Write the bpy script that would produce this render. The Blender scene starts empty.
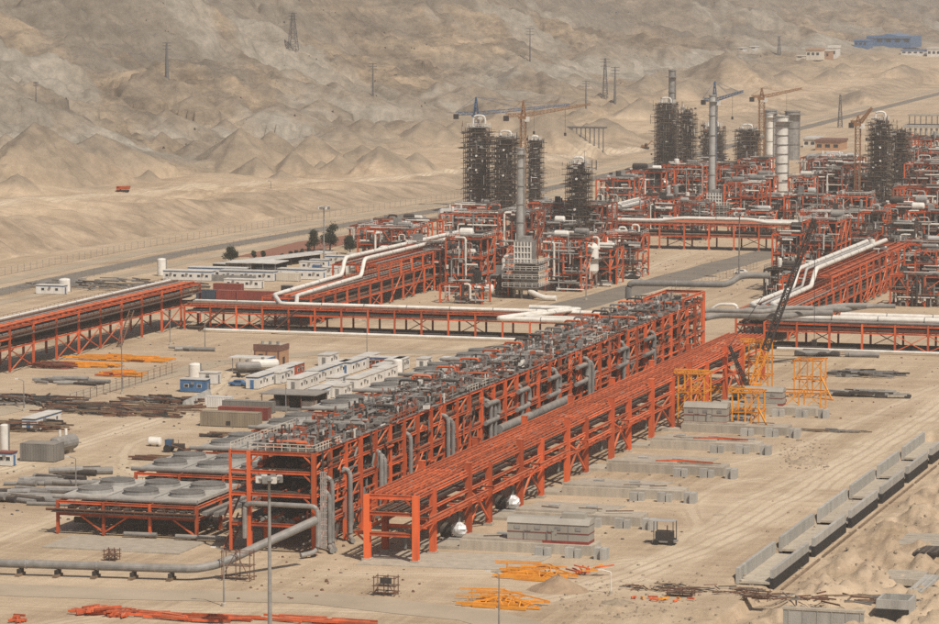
import bpy, math, random
import numpy as np
from mathutils import Vector, Matrix
R = math.radians
scene = bpy.context.scene
col = scene.collection
random.seed(7)

# ------------------------------------------------------------------ camera, sky, sun, exposure
CAM_H = 100.0
FPX, CXP, CYP, YHOR, VPX = 3600.0, 469.5, 312.0, -40.0, 1100.0     # survey of the photograph (939 px wide)
PIT = math.atan((CYP - YHOR) / FPX)
YAW = math.atan(VPX / FPX * math.cos(PIT))
cam = bpy.data.objects.new('camera', bpy.data.cameras.new('camera'))
col.objects.link(cam)
cam.location = (0, 0, CAM_H)
cam.rotation_euler = (math.pi / 2 - PIT, 0, YAW)
cam.data.sensor_width = 36.0
cam.data.lens = FPX / 939.0 * 36.0
cam.data.clip_start = 1.0
cam.data.clip_end = 40000.0
scene.camera = cam

SUN_EL, SUN_AZ = R(53), R(132)          # azimuth: clockwise from +Y (the plant's north), where the sun stands
world = bpy.data.worlds.new('World')
scene.world = world
world.use_nodes = True
nt = world.node_tree
sky = nt.nodes.new('ShaderNodeTexSky')
sky.sky_type = 'NISHITA'
sky.sun_disc = False
sky.sun_elevation = SUN_EL
sky.sun_rotation = SUN_AZ
sky.dust_density = 3.0
sky.air_density = 1.0
bg = nt.nodes['Background']
bg.inputs['Strength'].default_value = 0.062
nt.links.new(sky.outputs[0], bg.inputs['Color'])
sun = bpy.data.objects.new('sun', bpy.data.lights.new('sun', 'SUN'))
col.objects.link(sun)
sun.data.energy = 4.3
sun.data.angle = R(0.6)
sun.data.color = (1.0, 0.935, 0.84)
sdir = Vector((math.sin(SUN_AZ) * math.cos(SUN_EL), math.cos(SUN_AZ) * math.cos(SUN_EL), math.sin(SUN_EL)))
sun.rotation_euler = sdir.to_track_quat('Z', 'Y').to_euler()
vs = scene.view_settings
vs.view_transform = 'Standard'
vs.look = 'None'
vs.exposure = 0.02
vs.gamma = 1.0
vs.use_curve_mapping = False
cy = scene.cycles
cy.use_denoising = False
cy.max_bounces = 5
cy.diffuse_bounces = 3
cy.glossy_bounces = 2
cy.transmission_bounces = 3
cy.volume_bounces = 1
cy.transparent_max_bounces = 6
cy.use_adaptive_sampling = True
cy.adaptive_threshold = 0.008

# ------------------------------------------------------------------ survey: sight line of the photograph -> point in the plant (plant grid: X across, Y along)
def ray(px, py):
    a = (px - CXP) / FPX
    b = -(py - CYP) / FPX
    fy = math.cos(PIT) + b * math.sin(PIT)
    fz = -math.sin(PIT) + b * math.cos(PIT)
    c, s = math.cos(YAW), math.sin(YAW)
    return c * a - s * fy, s * a + c * fy, fz
def g(px, py, z=0.0):
    r = ray(px, py)
    t = (z - CAM_H) / r[2]
    return r[0] * t, r[1] * t
def mpp(px, py, z=0.0):                  # metres per photo pixel at that ground point
    r = ray(px, py)
    return (z - CAM_H) / r[2] / FPX

# ------------------------------------------------------------------ materials
M = {}
def mat(name, c1, c2=None, scale=0.5, rough=0.7, metal=0.0, bump=0.0, dust=0.0, var=0.12, fine=6.0, streak=False):
    m = bpy.data.materials.new(name)
    m.use_nodes = True
    n, l = m.node_tree.nodes, m.node_tree.links
    b = n['Principled BSDF']
    b.inputs['Roughness'].default_value = rough
    b.inputs['Metallic'].default_value = metal
    b.inputs['Specular IOR Level'].default_value = 0.3
    c2 = c2 or tuple(v * 0.72 for v in c1)
    geo = n.new('ShaderNodeNewGeometry')
    src = geo.outputs['Position']
    if streak:
        mp = n.new('ShaderNodeMapping'); mp.inputs['Scale'].default_value = (1, 1, 0.18)
        l.new(src, mp.inputs['Vector']); src = mp.outputs['Vector']
    n1 = n.new('ShaderNodeTexNoise'); n1.inputs['Scale'].default_value = scale; n1.inputs['Detail'].default_value = 5; n1.inputs['Roughness'].default_value = 0.65
    l.new(src, n1.inputs['Vector'])
    cr = n.new('ShaderNodeValToRGB')
    cr.color_ramp.elements[0].position = 0.36; cr.color_ramp.elements[0].color = (*c2, 1)
    cr.color_ramp.elements[1].position = 0.62; cr.color_ramp.elements[1].color = (*c1, 1)
    l.new(n1.outputs['Fac'], cr.inputs['Fac'])
    out = cr.outputs['Color']
    if dust > 0:
        sx = n.new('ShaderNodeSeparateXYZ'); l.new(geo.outputs['Normal'], sx.inputs[0])
        mr = n.new('ShaderNodeMapRange'); mr.inputs['From Min'].default_value = 0.3; mr.inputs['To Max'].default_value = dust
        l.new(sx.outputs['Z'], mr.inputs['Value'])
        n2 = n.new('ShaderNodeTexNoise'); n2.inputs['Scale'].default_value = scale * 3.1; l.new(geo.outputs['Position'], n2.inputs['Vector'])
        mu = n.new('ShaderNodeMath'); mu.operation = 'MULTIPLY'; l.new(mr.outputs[0], mu.inputs[0]); l.new(n2.outputs['Fac'], mu.inputs[1])
        mx = n.new('ShaderNodeMix'); mx.data_type = 'RGBA'; l.new(mu.outputs[0], mx.inputs['Factor'])
        l.new(out, mx.inputs['A']); mx.inputs['B'].default_value = (0.42, 0.31, 0.20, 1)
        out = mx.outputs['Result']
    if var > 0:
        oi = n.new('ShaderNodeObjectInfo')
        mr = n.new('ShaderNodeMapRange'); mr.inputs['To Min'].default_value = 1 - var; mr.inputs['To Max'].default_value = 1 + var
        l.new(oi.outputs['Random'], mr.inputs['Value'])
        hs = n.new('ShaderNodeHueSaturation'); l.new(out, hs.inputs['Color']); l.new(mr.outputs[0], hs.inputs['Value'])
        out = hs.outputs['Color']
    l.new(out, b.inputs['Base Color'])
    if bump > 0:
        nb = n.new('ShaderNodeTexNoise'); nb.inputs['Scale'].default_value = fine; nb.inputs['Detail'].default_value = 4
        l.new(geo.outputs['Position'], nb.inputs['Vector'])
        bp = n.new('ShaderNodeBump'); bp.inputs['Strength'].default_value = bump; bp.inputs['Distance'].default_value = 0.2
        l.new(nb.outputs['Fac'], bp.inputs['Height']); l.new(bp.outputs[0], b.inputs['Normal'])
    M[name] = m
    return m
mat('orange', (0.66, 0.128, 0.037), (0.40, 0.080, 0.030), 0.4, 0.7, dust=0.6, var=0.28, streak=True)
mat('orange_old', (0.36, 0.075, 0.032), (0.22, 0.055, 0.03), 0.35, 0.7, dust=0.7, var=0.22)
mat('yellow', (0.80, 0.34, 0.03), (0.66, 0.25, 0.025), 0.8, 0.55, dust=0.3, var=0.1)
mat('rust', (0.17, 0.075, 0.045), (0.09, 0.045, 0.032), 0.7, 0.85, dust=0.5, var=0.25)
mat('dark', (0.055, 0.047, 0.043), (0.032, 0.028, 0.027), 0.6, 0.7, dust=0.3, var=0.3)
mat('scaffold', (0.085, 0.066, 0.055), (0.042, 0.035, 0.031), 0.4, 0.75, dust=0.25, var=0.25)
mat('plank', (0.20, 0.145, 0.10), (0.10, 0.075, 0.055), 0.6, 0.85, var=0.25)
mat('grey', (0.26, 0.25, 0.235), (0.17, 0.165, 0.155), 0.5, 0.55, dust=0.5, var=0.15)
mat('lagging', (0.52, 0.505, 0.475), (0.38, 0.37, 0.345), 0.4, 0.45, metal=0.25, dust=0.35, var=0.15)
mat('galv', (0.33, 0.32, 0.30), (0.22, 0.21, 0.20), 0.6, 0.5, metal=0.3, dust=0.4, var=0.15)
mat('white', (0.78, 0.75, 0.69), (0.62, 0.58, 0.51), 0.4, 0.5, dust=0.25, var=0.06)
mat('cream', (0.70, 0.64, 0.54), (0.56, 0.50, 0.41), 0.5, 0.6, dust=0.2, var=0.08, streak=True)
mat('cabin', (0.72, 0.70, 0.66), (0.58, 0.55, 0.50), 0.6, 0.5, dust=0.3, var=0.08, streak=True)
mat('roof_white', (0.64, 0.62, 0.575), (0.50, 0.47, 0.42), 0.35, 0.6, dust=0.3, var=0.1)
mat('blue', (0.07, 0.17, 0.33), (0.05, 0.12, 0.24), 0.6, 0.55, dust=0.4, var=0.1)
mat('crane_blue', (0.06, 0.12, 0.21), (0.045, 0.09, 0.16), 0.6, 0.6, dust=0.3, var=0.1)
mat('crane_orange', (0.30, 0.15, 0.07), (0.23, 0.12, 0.06), 0.6, 0.6, dust=0.3, var=0.1)
mat('red_cont', (0.26, 0.055, 0.04), (0.18, 0.045, 0.035), 0.5, 0.6, dust=0.4, var=0.15, streak=True)
mat('navy_cont', (0.05, 0.075, 0.11), (0.035, 0.05, 0.075), 0.5, 0.6, dust=0.4, var=0.15, streak=True)
mat('tan_cont', (0.30, 0.25, 0.18), (0.21, 0.17, 0.125), 0.4, 0.75, dust=0.4, var=0.1, streak=True)
mat('grey_cont', (0.24, 0.225, 0.20), (0.16, 0.15, 0.135), 0.4, 0.7, dust=0.4, var=0.1, streak=True)
mat('glass', (0.035, 0.045, 0.055), (0.02, 0.027, 0.035), 1.0, 0.15, var=0.2)
mat('concrete', (0.45, 0.40, 0.325), (0.33, 0.295, 0.24), 0.6, 0.85, bump=0.3, dust=0.45, var=0.1, streak=True)
mat('concrete_new', (0.42, 0.405, 0.37), (0.31, 0.30, 0.27), 0.7, 0.85, bump=0.3, dust=0.3, var=0.1, streak=True)
mat('bitumen', (0.03, 0.028, 0.027), (0.02, 0.018, 0.018), 0.7, 0.8, dust=0.3)
mat('shed', (0.36, 0.335, 0.285), (0.30, 0.275, 0.235), 0.3, 0.6, dust=0.2, var=0.05, streak=True)
mat('red_stripe', (0.25, 0.04, 0.03), None, 0.5, 0.6)
mat('brick_tan', (0.46, 0.27, 0.16), (0.38, 0.22, 0.13), 0.8, 0.85, bump=0.2, var=0.05)
mat('brick_brown', (0.20, 0.10, 0.075), (0.15, 0.08, 0.06), 0.8, 0.85, var=0.05)
mat('court', (0.25, 0.085, 0.055), (0.20, 0.075, 0.05), 0.05, 0.9, dust=0.3, var=0)
mat('foil', (0.75, 0.74, 0.72), (0.50, 0.49, 0.48), 2.0, 0.5, metal=0.3, bump=0.4, fine=3.0)
mat('sheet', (0.66, 0.63, 0.56), (0.50, 0.47, 0.41), 0.5, 0.7, dust=0.3)
mat('stone', (0.38, 0.30, 0.21), (0.26, 0.20, 0.14), 1.2, 0.95, bump=0.3, var=0.2)
mat('timber', (0.24, 0.17, 0.11), (0.15, 0.105, 0.07), 1.0, 0.85, var=0.2)
mat('leaf', (0.040, 0.052, 0.026), (0.020, 0.028, 0.015), 0.9, 0.8, var=0.15)
mat('bark', (0.12, 0.085, 0.06), None, 2.0, 0.9)
mat('scrub', (0.075, 0.068, 0.045), (0.045, 0.042, 0.03), 0.5, 0.9, var=0)
mat('asphalt', (0.17, 0.155, 0.135), (0.125, 0.115, 0.10), 0.07, 0.9, dust=0.35, var=0)
mat('dusty_road', (0.42, 0.34, 0.245), (0.33, 0.265, 0.19), 0.06, 0.95, dust=0.2, var=0)
mat('haul', (0.60, 0.49, 0.355), (0.52, 0.41, 0.29), 0.05, 0.95, var=0)
mat('rubber', (0.03, 0.028, 0.026), None, 1.0, 0.9, dust=0.3)
mat('orange_truck', (0.50, 0.10, 0.025), (0.40, 0.08, 0.02), 0.5, 0.5, dust=0.3)
mat('spoil', (0.36, 0.255, 0.165), (0.27, 0.185, 0.12), 0.4, 0.95, bump=0.5, var=0.05)
mat('pylon', (0.17, 0.165, 0.16), (0.13, 0.125, 0.12), 0.6, 0.6, metal=0.2)

# ------------------------------------------------------------------ mesh helpers
class MB:
    def __init__(s): s.v, s.f = [], []
    def add(s, vs_, fs):
        o = len(s.v); s.v += vs_; s.f += [tuple(i + o for i in f) for f in fs]; return s
    def box(s, x0, x1, y0, y1, z0, z1):
        return s.add([(x0,y0,z0),(x1,y0,z0),(x1,y1,z0),(x0,y1,z0),(x0,y0,z1),(x1,y0,z1),(x1,y1,z1),(x0,y1,z1)],
                     [(3,2,1,0),(4,5,6,7),(0,1,5,4),(1,2,6,5),(2,3,7,6),(3,0,4,7)])
    def bar(s, p, q, w, h=None):
        h = h or w
        p, q = Vector(p), Vector(q); d = q - p
        if d.length < 1e-5: return s
        d.normalize()
        up = Vector((0,0,1)) if abs(d.z) < 0.95 else Vector((0,1,0))
        a = d.cross(up).normalized() * (w/2); b = a.cross(d).normalized() * (h/2)
        vs_ = [tuple(e + i*a + j*b) for e in (p, q) for i, j in ((-1,-1),(1,-1),(1,1),(-1,1))]
        return s.add(vs_, [(3,2,1,0),(4,5,6,7),(0,1,5,4),(1,2,6,5),(2,3,7,6),(3,0,4,7)])
    def tube(s, pts, r, n=10, cap=True):
        pts = [Vector(p) for p in pts]; rings = []
        for i, p in enumerate(pts):
            d = (pts[min(i+1, len(pts)-1)] - pts[max(i-1, 0)]).normalized()
            up = Vector((0,0,1)) if abs(d.z) < 0.9 else Vector((0,1,0))
            a = d.cross(up).normalized(); b = a.cross(d).normalized()
            rr = r[i] if isinstance(r, (list, tuple)) else r
            rings.append([tuple(p + rr*(math.cos(2*math.pi*k/n)*a + math.sin(2*math.pi*k/n)*b)) for k in range(n)])
        vs_ = [v for rg in rings for v in rg]; fs = []
        for i in range(len(pts)-1):
            for k in range(n):
                k2 = (k+1) % n
                fs.append((i*n+k, i*n+k2, (i+1)*n+k2, (i+1)*n+k))
        if cap: fs += [tuple(range(n))[::-1], tuple(range((len(pts)-1)*n, len(pts)*n))]
        return s.add(vs_, fs)
    def lathe(s, c, prof, n=20):
        cx, cy_, cz = c
        vs_ = [(cx + r*math.cos(2*math.pi*k/n), cy_ + r*math.sin(2*math.pi*k/n), cz + z) for r, z in prof for k in range(n)]
        fs = []
        for i in range(len(prof)-1):
            for k in range(n):
                k2 = (k+1) % n; fs.append((i*n+k, i*n+k2, (i+1)*n+k2, (i+1)*n+k))
        fs.append(tuple(range(n))[::-1]); fs.append(tuple(range((len(prof)-1)*n, len(prof)*n)))
        return s.add(vs_, fs)
    def prism(s, poly, z0, z1):
        n = len(poly)
        return s.add([(x, y, z0) for x, y in poly] + [(x, y, z1) for x, y in poly],
                     [tuple(range(n))[::-1], tuple(range(n, 2*n))] + [(i, (i+1) % n, n+(i+1) % n, n+i) for i in range(n)])
    def lattice(s, p, q, w, n, t, w2=None):
        p, q = Vector(p), Vector(q); d = (q-p).normalized(); w2 = w2 or w
        up = Vector((0,0,1)) if abs(d.z) < 0.9 else Vector((0,1,0))
        a = d.cross(up).normalized(); b = a.cross(d).normalized()
        def corner(i, k):
            ww = w + (w2-w)*i/n
            e = p + (q-p)*i/n
            sx, sy = ((-1,-1),(1,-1),(1,1),(-1,1))[k % 4]
            return e + a*sx*ww/2 + b*sy*ww/2
        for k in range(4): s.bar(corner(0,k), corner(n,k), t)
        for i in range(n):
            for k in range(4):
                s.bar(corner(i,k), corner(i+1,k+1) if (i+k) % 2 else corner(i+1,k), t*0.6) if False else None
                if i % 2: s.bar(corner(i,k), corner(i+1,k+1), t*0.6)
                else: s.bar(corner(i,k+1), corner(i+1,k), t*0.6)
                s.bar(corner(i,k), corner(i,k+1), t*0.6)
        return s
    def mesh(s, name, m, off=(0,0,0)):
        me = bpy.data.meshes.new(name)
        if any(off): me.from_pydata([(x-off[0], y-off[1], z-off[2]) for x, y, z in s.v], [], s.f)
        else: me.from_pydata(s.v, [], s.f)
        me.materials.append(M[m] if isinstance(m, str) else m)
        return me
def fillet(pts, r, n=4):                 # polyline with rounded corners (pipe elbows)
    pts = [Vector(p) for p in pts]; out = [pts[0]]
    for i in range(1, len(pts)-1):
        a, b, c = pts[i-1], pts[i], pts[i+1]
        u, w = (a-b), (c-b); k = min(r, u.length*0.45, w.length*0.45)
        p, q = b + u.normalized()*k, b + w.normalized()*k
        for j in range(n+1):
            t = j/n; out.append((1-t)**2*p + 2*t*(1-t)*b + t*t*q)
    out.append(pts[-1]); return out
SHARED = {}
def shared(shape, m):
    k = (shape, m)
    if k in SHARED: return SHARED[k]
    b = MB()
    if shape == 'I':
        t, e = 0.5, 0.40
        o = [(-t,-t),(t,-t),(t,-e),(0.13,-e),(0.13,e),(t,e),(t,t),(-t,t),(-t,e),(-0.13,e),(-0.13,-e),(-t,-e)]
        b.prism(o, 0, 1)
    elif shape == 'box': b.box(-.5, .5, -.5, .5, 0, 1)
    elif shape == 'tube': b.lathe((0,0,0), [(0.5,0),(0.5,1)], 10)
    elif shape == 'cyl': b.lathe((0,0,0), [(0.5,0),(0.5,1)], 20)
    elif shape == 'drum': b.lathe((0,0,0), [(0.2,0),(0.4,0.03),(0.5,0.09),(0.5,0.91),(0.4,0.97),(0.2,1)], 16)
    SHARED[k] = b.mesh(shape, m)
    return SHARED[k]
def tag(o, label=None, cat=None, group=None, kind=None):
    if label: o['label'] = label
    if cat: o['category'] = cat
    if group: o['group'] = group
    if kind: o['kind'] = kind
    return o
def frame_of(p, q):
    d = (q-p).normalized()
    up = Vector((0,0,1)) if abs(d.z) < 0.95 else Vector((0,1,0))
    x = d.cross(up).normalized(); y = d.cross(x)
    return Matrix((x, y, d)).transposed()
class T:                                  # one thing: an Empty at its base with its parts
    def __init__(s, name, label, cat, loc, group=None, z=0):
        s.o = bpy.data.objects.new(name, None); col.objects.link(s.o)
        s.o.empty_display_size = 0.5
        loc = tuple(loc) if len(loc) == 3 else (loc[0], loc[1], z)
        s.o.location = loc; s.loc = Vector(loc)
        tag(s.o, label, cat, group)
    def mem(s, name, p, q, w, h, m, shape='I', parent=None, label=None):
        p, q = Vector(p), Vector(q)
        o = bpy.data.objects.new(name, shared(shape, m)); col.objects.link(o)
        base = s.loc
        if parent is not None: base = s.loc + parent.location if parent.matrix_basis.to_3x3() == Matrix.Identity(3) else s.loc
        o.parent = parent if parent is not None else s.o
        mt = Matrix.Translation(p - base) @ (frame_of(p, q) @ Matrix.Diagonal((w, h, (q-p).length))).to_4x4()
        o.matrix_basis = mt
        if label: o['label'] = label
        return o
    def add(s, name, mb, m, kind=None, parent=None, label=None):
        o = bpy.data.objects.new(name, mb.mesh(name, m, s.loc)); col.objects.link(o)
        o.parent = parent if parent is not None else s.o
        if kind: o['kind'] = kind
        if label: o['label'] = label
        return o
    def box(s, name, x0, x1, y0, y1, z0, z1, m, parent=None, label=None):
        return s.add(name, MB().box(x0, x1, y0, y1, z0, z1), m, None, parent, label)
    def pipe(s, name, pts, r, m, n=10, bend=None, parent=None, label=None):
        return s.add(name, MB().tube(fillet(pts, bend if bend else r*3) if len(pts) > 2 else pts, r, n), m, None, parent, label)
    def rail(s, pts, m='white', h=1.1, post=2.0, t=0.07, parent=None):
        b = MB()
        for p, q in zip(pts[:-1], pts[1:]):
            p, q = Vector(p), Vector(q); n = max(1, int((q-p).length/post))
            for i in range(n+1):
                e = p + (q-p)*i/n; b.bar(e, e+Vector((0,0,h)), t)
            for z in (h, h*0.55): b.bar(p+Vector((0,0,z)), q+Vector((0,0,z)), t)
        return s.add('handrail', b, m, None, parent)
def single(name, mb, m, label, cat, loc, group=None, kind=None):
    loc = tuple(loc) if len(loc) == 3 else (loc[0], loc[1], 0)
    o = bpy.data.objects.new(name, mb.mesh(name, m, loc)); col.objects.link(o)
    o.location = loc
    return tag(o, label, cat, group, kind)

# ------------------------------------------------------------------ terrain
def _hash(ix, iy, sd):
    h = (ix.astype(np.int64)*374761393 + iy.astype(np.int64)*668265263 + sd*1442695041) & 0xffffffff
    h = ((h ^ (h >> 13)) * 1274126177) & 0xffffffff
    return ((h ^ (h >> 16)) & 0xffff) / 65535.0
def vnoise(x, y, sd=0):
    ix, iy = np.floor(x), np.floor(y); fx, fy = x-ix, y-iy
    fx, fy = fx*fx*fx*(fx*(fx*6-15)+10), fy*fy*fy*(fy*(fy*6-15)+10)
    a, b, c, d = _hash(ix,iy,sd), _hash(ix+1,iy,sd), _hash(ix,iy+1,sd), _hash(ix+1,iy+1,sd)
    return (a*(1-fx)+b*fx)*(1-fy) + (c*(1-fx)+d*fx)*fy
def fbm(x, y, sd=0, o=4, ridged=False):
    s, a, t = 0.0, 0.5, 0.0
    for i in range(o):
        n = vnoise(x, y, sd+i)
        if ridged: n = 1-np.abs(2*n-1)
        s = s + a*n; t += a; a *= 0.5; x, y = x*2.03+17.3, y*2.03+9.1
    return s/t
def sstep(a, b, x):
    t = np.clip((x-a)/(b-a), 0, 1); return t*t*(3-2*t)
def hill_edge(Y): return np.interp(Y, [900, 1080, 1250, 1450, 1800, 2900, 6000], [-500, -494, -480, -452, -450, -480, -520])
MOUNDS = []
def terrain(X, Y, mounds=True):
    X, Y = np.asarray(X, float), np.asarray(Y, float)
    wob = (fbm(X/60, Y/60, 3, 3)-0.5)
    t = hill_edge(Y) - X + wob*26*sstep(0, 60, hill_edge(Y)-X)
    bank = np.interp(Y, [1000, 1150, 1350, 1500, 2200, 3500], [9, 11, 8, 4.5, 5, 9])
    z = np.interp(t, [0, 9, 30, 110, 183, 278, 345, 500, 800, 1500, 3000], [0, 0, 11, 14, 26, 47, 76, 120, 175, 260, 330])
    z = np.where(t < 110, z*bank/11.0 + (0 if True else 0), z - (11-bank)*np.clip((200-t)/90, 0, 1))
    amp = sstep(90, 330, t)
    rot = 0.86*X + 0.5*Y; rt2 = -0.5*X + 0.86*Y
    rid = fbm(rt2/85.0, rot/260.0, 11, 5, True)
    wx = (fbm(X/70, Y/70, 13, 3)-0.5)*40
    rid2 = fbm((rt2+wx)/34.0, rot/120.0, 15, 4, True)
    rid3 = fbm((rt2+wx*.6)/11.0, (rot+wx)/30.0, 17, 3, True)
    z = z + amp*(rid-0.62)*46 + amp*(fbm(X/150, Y/190, 21, 4)-0.5)*46 + sstep(120, 260, t)*((rid2**2-0.45)*13 + (rid3**2-.45)*3.4)
    gx, gy = X+wx*.8, Y+(fbm(X/35, Y/35, 19, 3)-.5)*30
    for sc, am, el in ((60., 22., 4.0), (24., 10.0, 4.0), (10., 4.0, 3.5), (4.5, 1.5, 3.0)):
        q = 1-np.abs(2*vnoise((gy+.35*gx)/sc, gx/(sc*el), 23+int(sc))-1)
        z = z - sstep(95, 230, t)*am*q**4*(.35+.65*vnoise(X/140, Y/140, 29))
    z = z + sstep(4, 60, t)*((fbm(X/26, Y/26, 31, 5)-0.5)*5.0 + (fbm(X/9, Y/9, 35, 3, True)-0.6)*2.0*sstep(60, 140, t))
    gul = fbm(Y/13.0, t/60.0, 41, 3, True)
    z = z - sstep(5, 16, t)*(1-sstep(34, 60, t))*np.maximum(gul-0.5, 0)*12.0*np.clip(bank/11, 0.3, 1)
    z = np.maximum(z, np.where(t > 3, -0.3, -5))
    if mounds:
        z = np.array(z, float)
        for mx, my, rr, hh, an, zc in MOUNDS:
            k = (np.abs(X-mx) < 2.2*rr) & (np.abs(Y-my) < 2.2*rr)
            if not k.any(): continue
            dx, dy = X[k]-mx, Y[k]-my
            c, s = math.cos(an), math.sin(an)
            u, w = dx*c+dy*s, (-dx*s+dy*c)*(.42+.5*((mx*7.13) % 1.0))
            ang = np.arctan2(w, u)
            d = np.hypot(u, w)/rr * (1 + 0.13*np.sin(3*ang+mx) + 0.07*np.sin(7*ang+my) + 0.035*np.abs(np.sin(13*ang+my)))
            d = d + (fbm(X[k]/4.0+mx, Y[k]/4.0, 81, 3)-.5)*.16*np.clip(d*3, 0, 1)
            z[k] = np.where(d < 1.1, np.maximum(z[k], (zc-1.0)+hh*(1.02-d)), z[k])
    # workings inside the plant fence: dug-over ground by the drain channel, heaps of spoil
    near = 1-sstep(-2, 4, t)
    pit = sstep(-127.4, -126.9, X)*(1-sstep(746, 760, Y))*sstep(560, 567, Y)*near
    pit = np.maximum(pit, sstep(-121.2, -120.4, X)*(1-sstep(700, 760, Y))*near)
    z = z + pit*(-1.7 + (fbm(X/5.0, Y/7.0, 51, 4)-0.36)*6.5*sstep(-119, -113, X) + (fbm(X/1.7, Y/2.2, 55, 3)-.5)*1.3*sstep(-119.5, -116, X))
    z = z - 1.4*np.exp(-(((X+99)/7)**2 + ((Y-575)/20)**2))*near
    lip = np.exp(-((Y-528)/7)**2)*sstep(-150, -132, X)*near
    z = z + lip*(fbm(X/4, Y/4, 57, 3)-0.25)*2.6
    return z
def hit(px, py, mounds=False):           # where the sight line meets the terrain
    r = ray(px, py); s = np.arange(700, 9000, 4.0)
    zz = terrain(r[0]*s, r[1]*s, mounds); below = (CAM_H + r[2]*s) < zz
    i = int(np.argmax(below)) if below.any() else len(s)-1
    return float(r[0]*s[i]), float(r[1]*s[i]), float(zz[i]), float(s[i])
for px, py0, py1, hw in [(237,125,168,40),(310,133,163,26),(377,145,174,36),(341,127,141,22),(361,120,134,22),(361,93,119,28),(404,93,114,24),
        (277,105,121,30),(224,114,127,16),(318,105,118,22),(438,96,112,18),(473,83,104,26),(450,94,108,20),(555,78,90,20),(596,56,70,28),
        (603,116,138,30),(582,99,111,22),(545,112,148,46),(505,104,140,40),(726,51,82,44),(786,68,84,22),(902,63,80,20),(690,82,100,34),(760,60,80,26),
        (28,117,178,62),(92,132,168,44),(190,112,128,22),(160,128,150,16),(140,92,108,22),(640,96,118,26),(660,70,90,30),(425,118,140,30),(520,66,82,24),
        (860,90,104,24),(830,70,80,16),(300,120,136,18),(260,140,166,22),(345,150,172,20),(415,150,172,22)]:
    hx, hy, hz, hs = hit(px, py1)
    k = hs/FPX; rr = hw*k*1.15
    cx_, cy_ = hx - 0.35*rr*math.sin(YAW), hy + 0.5*rr
    zb = float(terrain([cx_], [cy_], False)[0])
    want = CAM_H - (py0-YHOR)*math.hypot(cx_, cy_)/FPX - zb
    MOUNDS.append((cx_, cy_, rr, max(rr*.5, min(want, rr*0.78))+1.0, random.uniform(-0.6, 0.6), zb))
    for q in range(3):                    # smaller loads tipped against it
        ox, oy, r2 = cx_+random.uniform(-1.5, 1.0)*rr, cy_+random.uniform(-.6, 2.2)*rr, rr*random.uniform(.3, .62)
        if hill_edge(oy)-ox > 50: MOUNDS.append((ox, oy, r2, r2*random.uniform(.6, .8)+1.0, random.uniform(-0.9, 0.9), float(terrain([ox], [oy], False)[0])))
for q in range(95):
    oy = random.uniform(1080, 3300); ox = float(hill_edge(oy))-random.uniform(75, 215); r2 = random.uniform(5, 13)
    MOUNDS.append((ox, oy, r2, r2*random.uniform(.55, .8)+1.0, random.uniform(-1.2, 1.2), float(terrain([ox], [oy], False)[0])))

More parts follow.
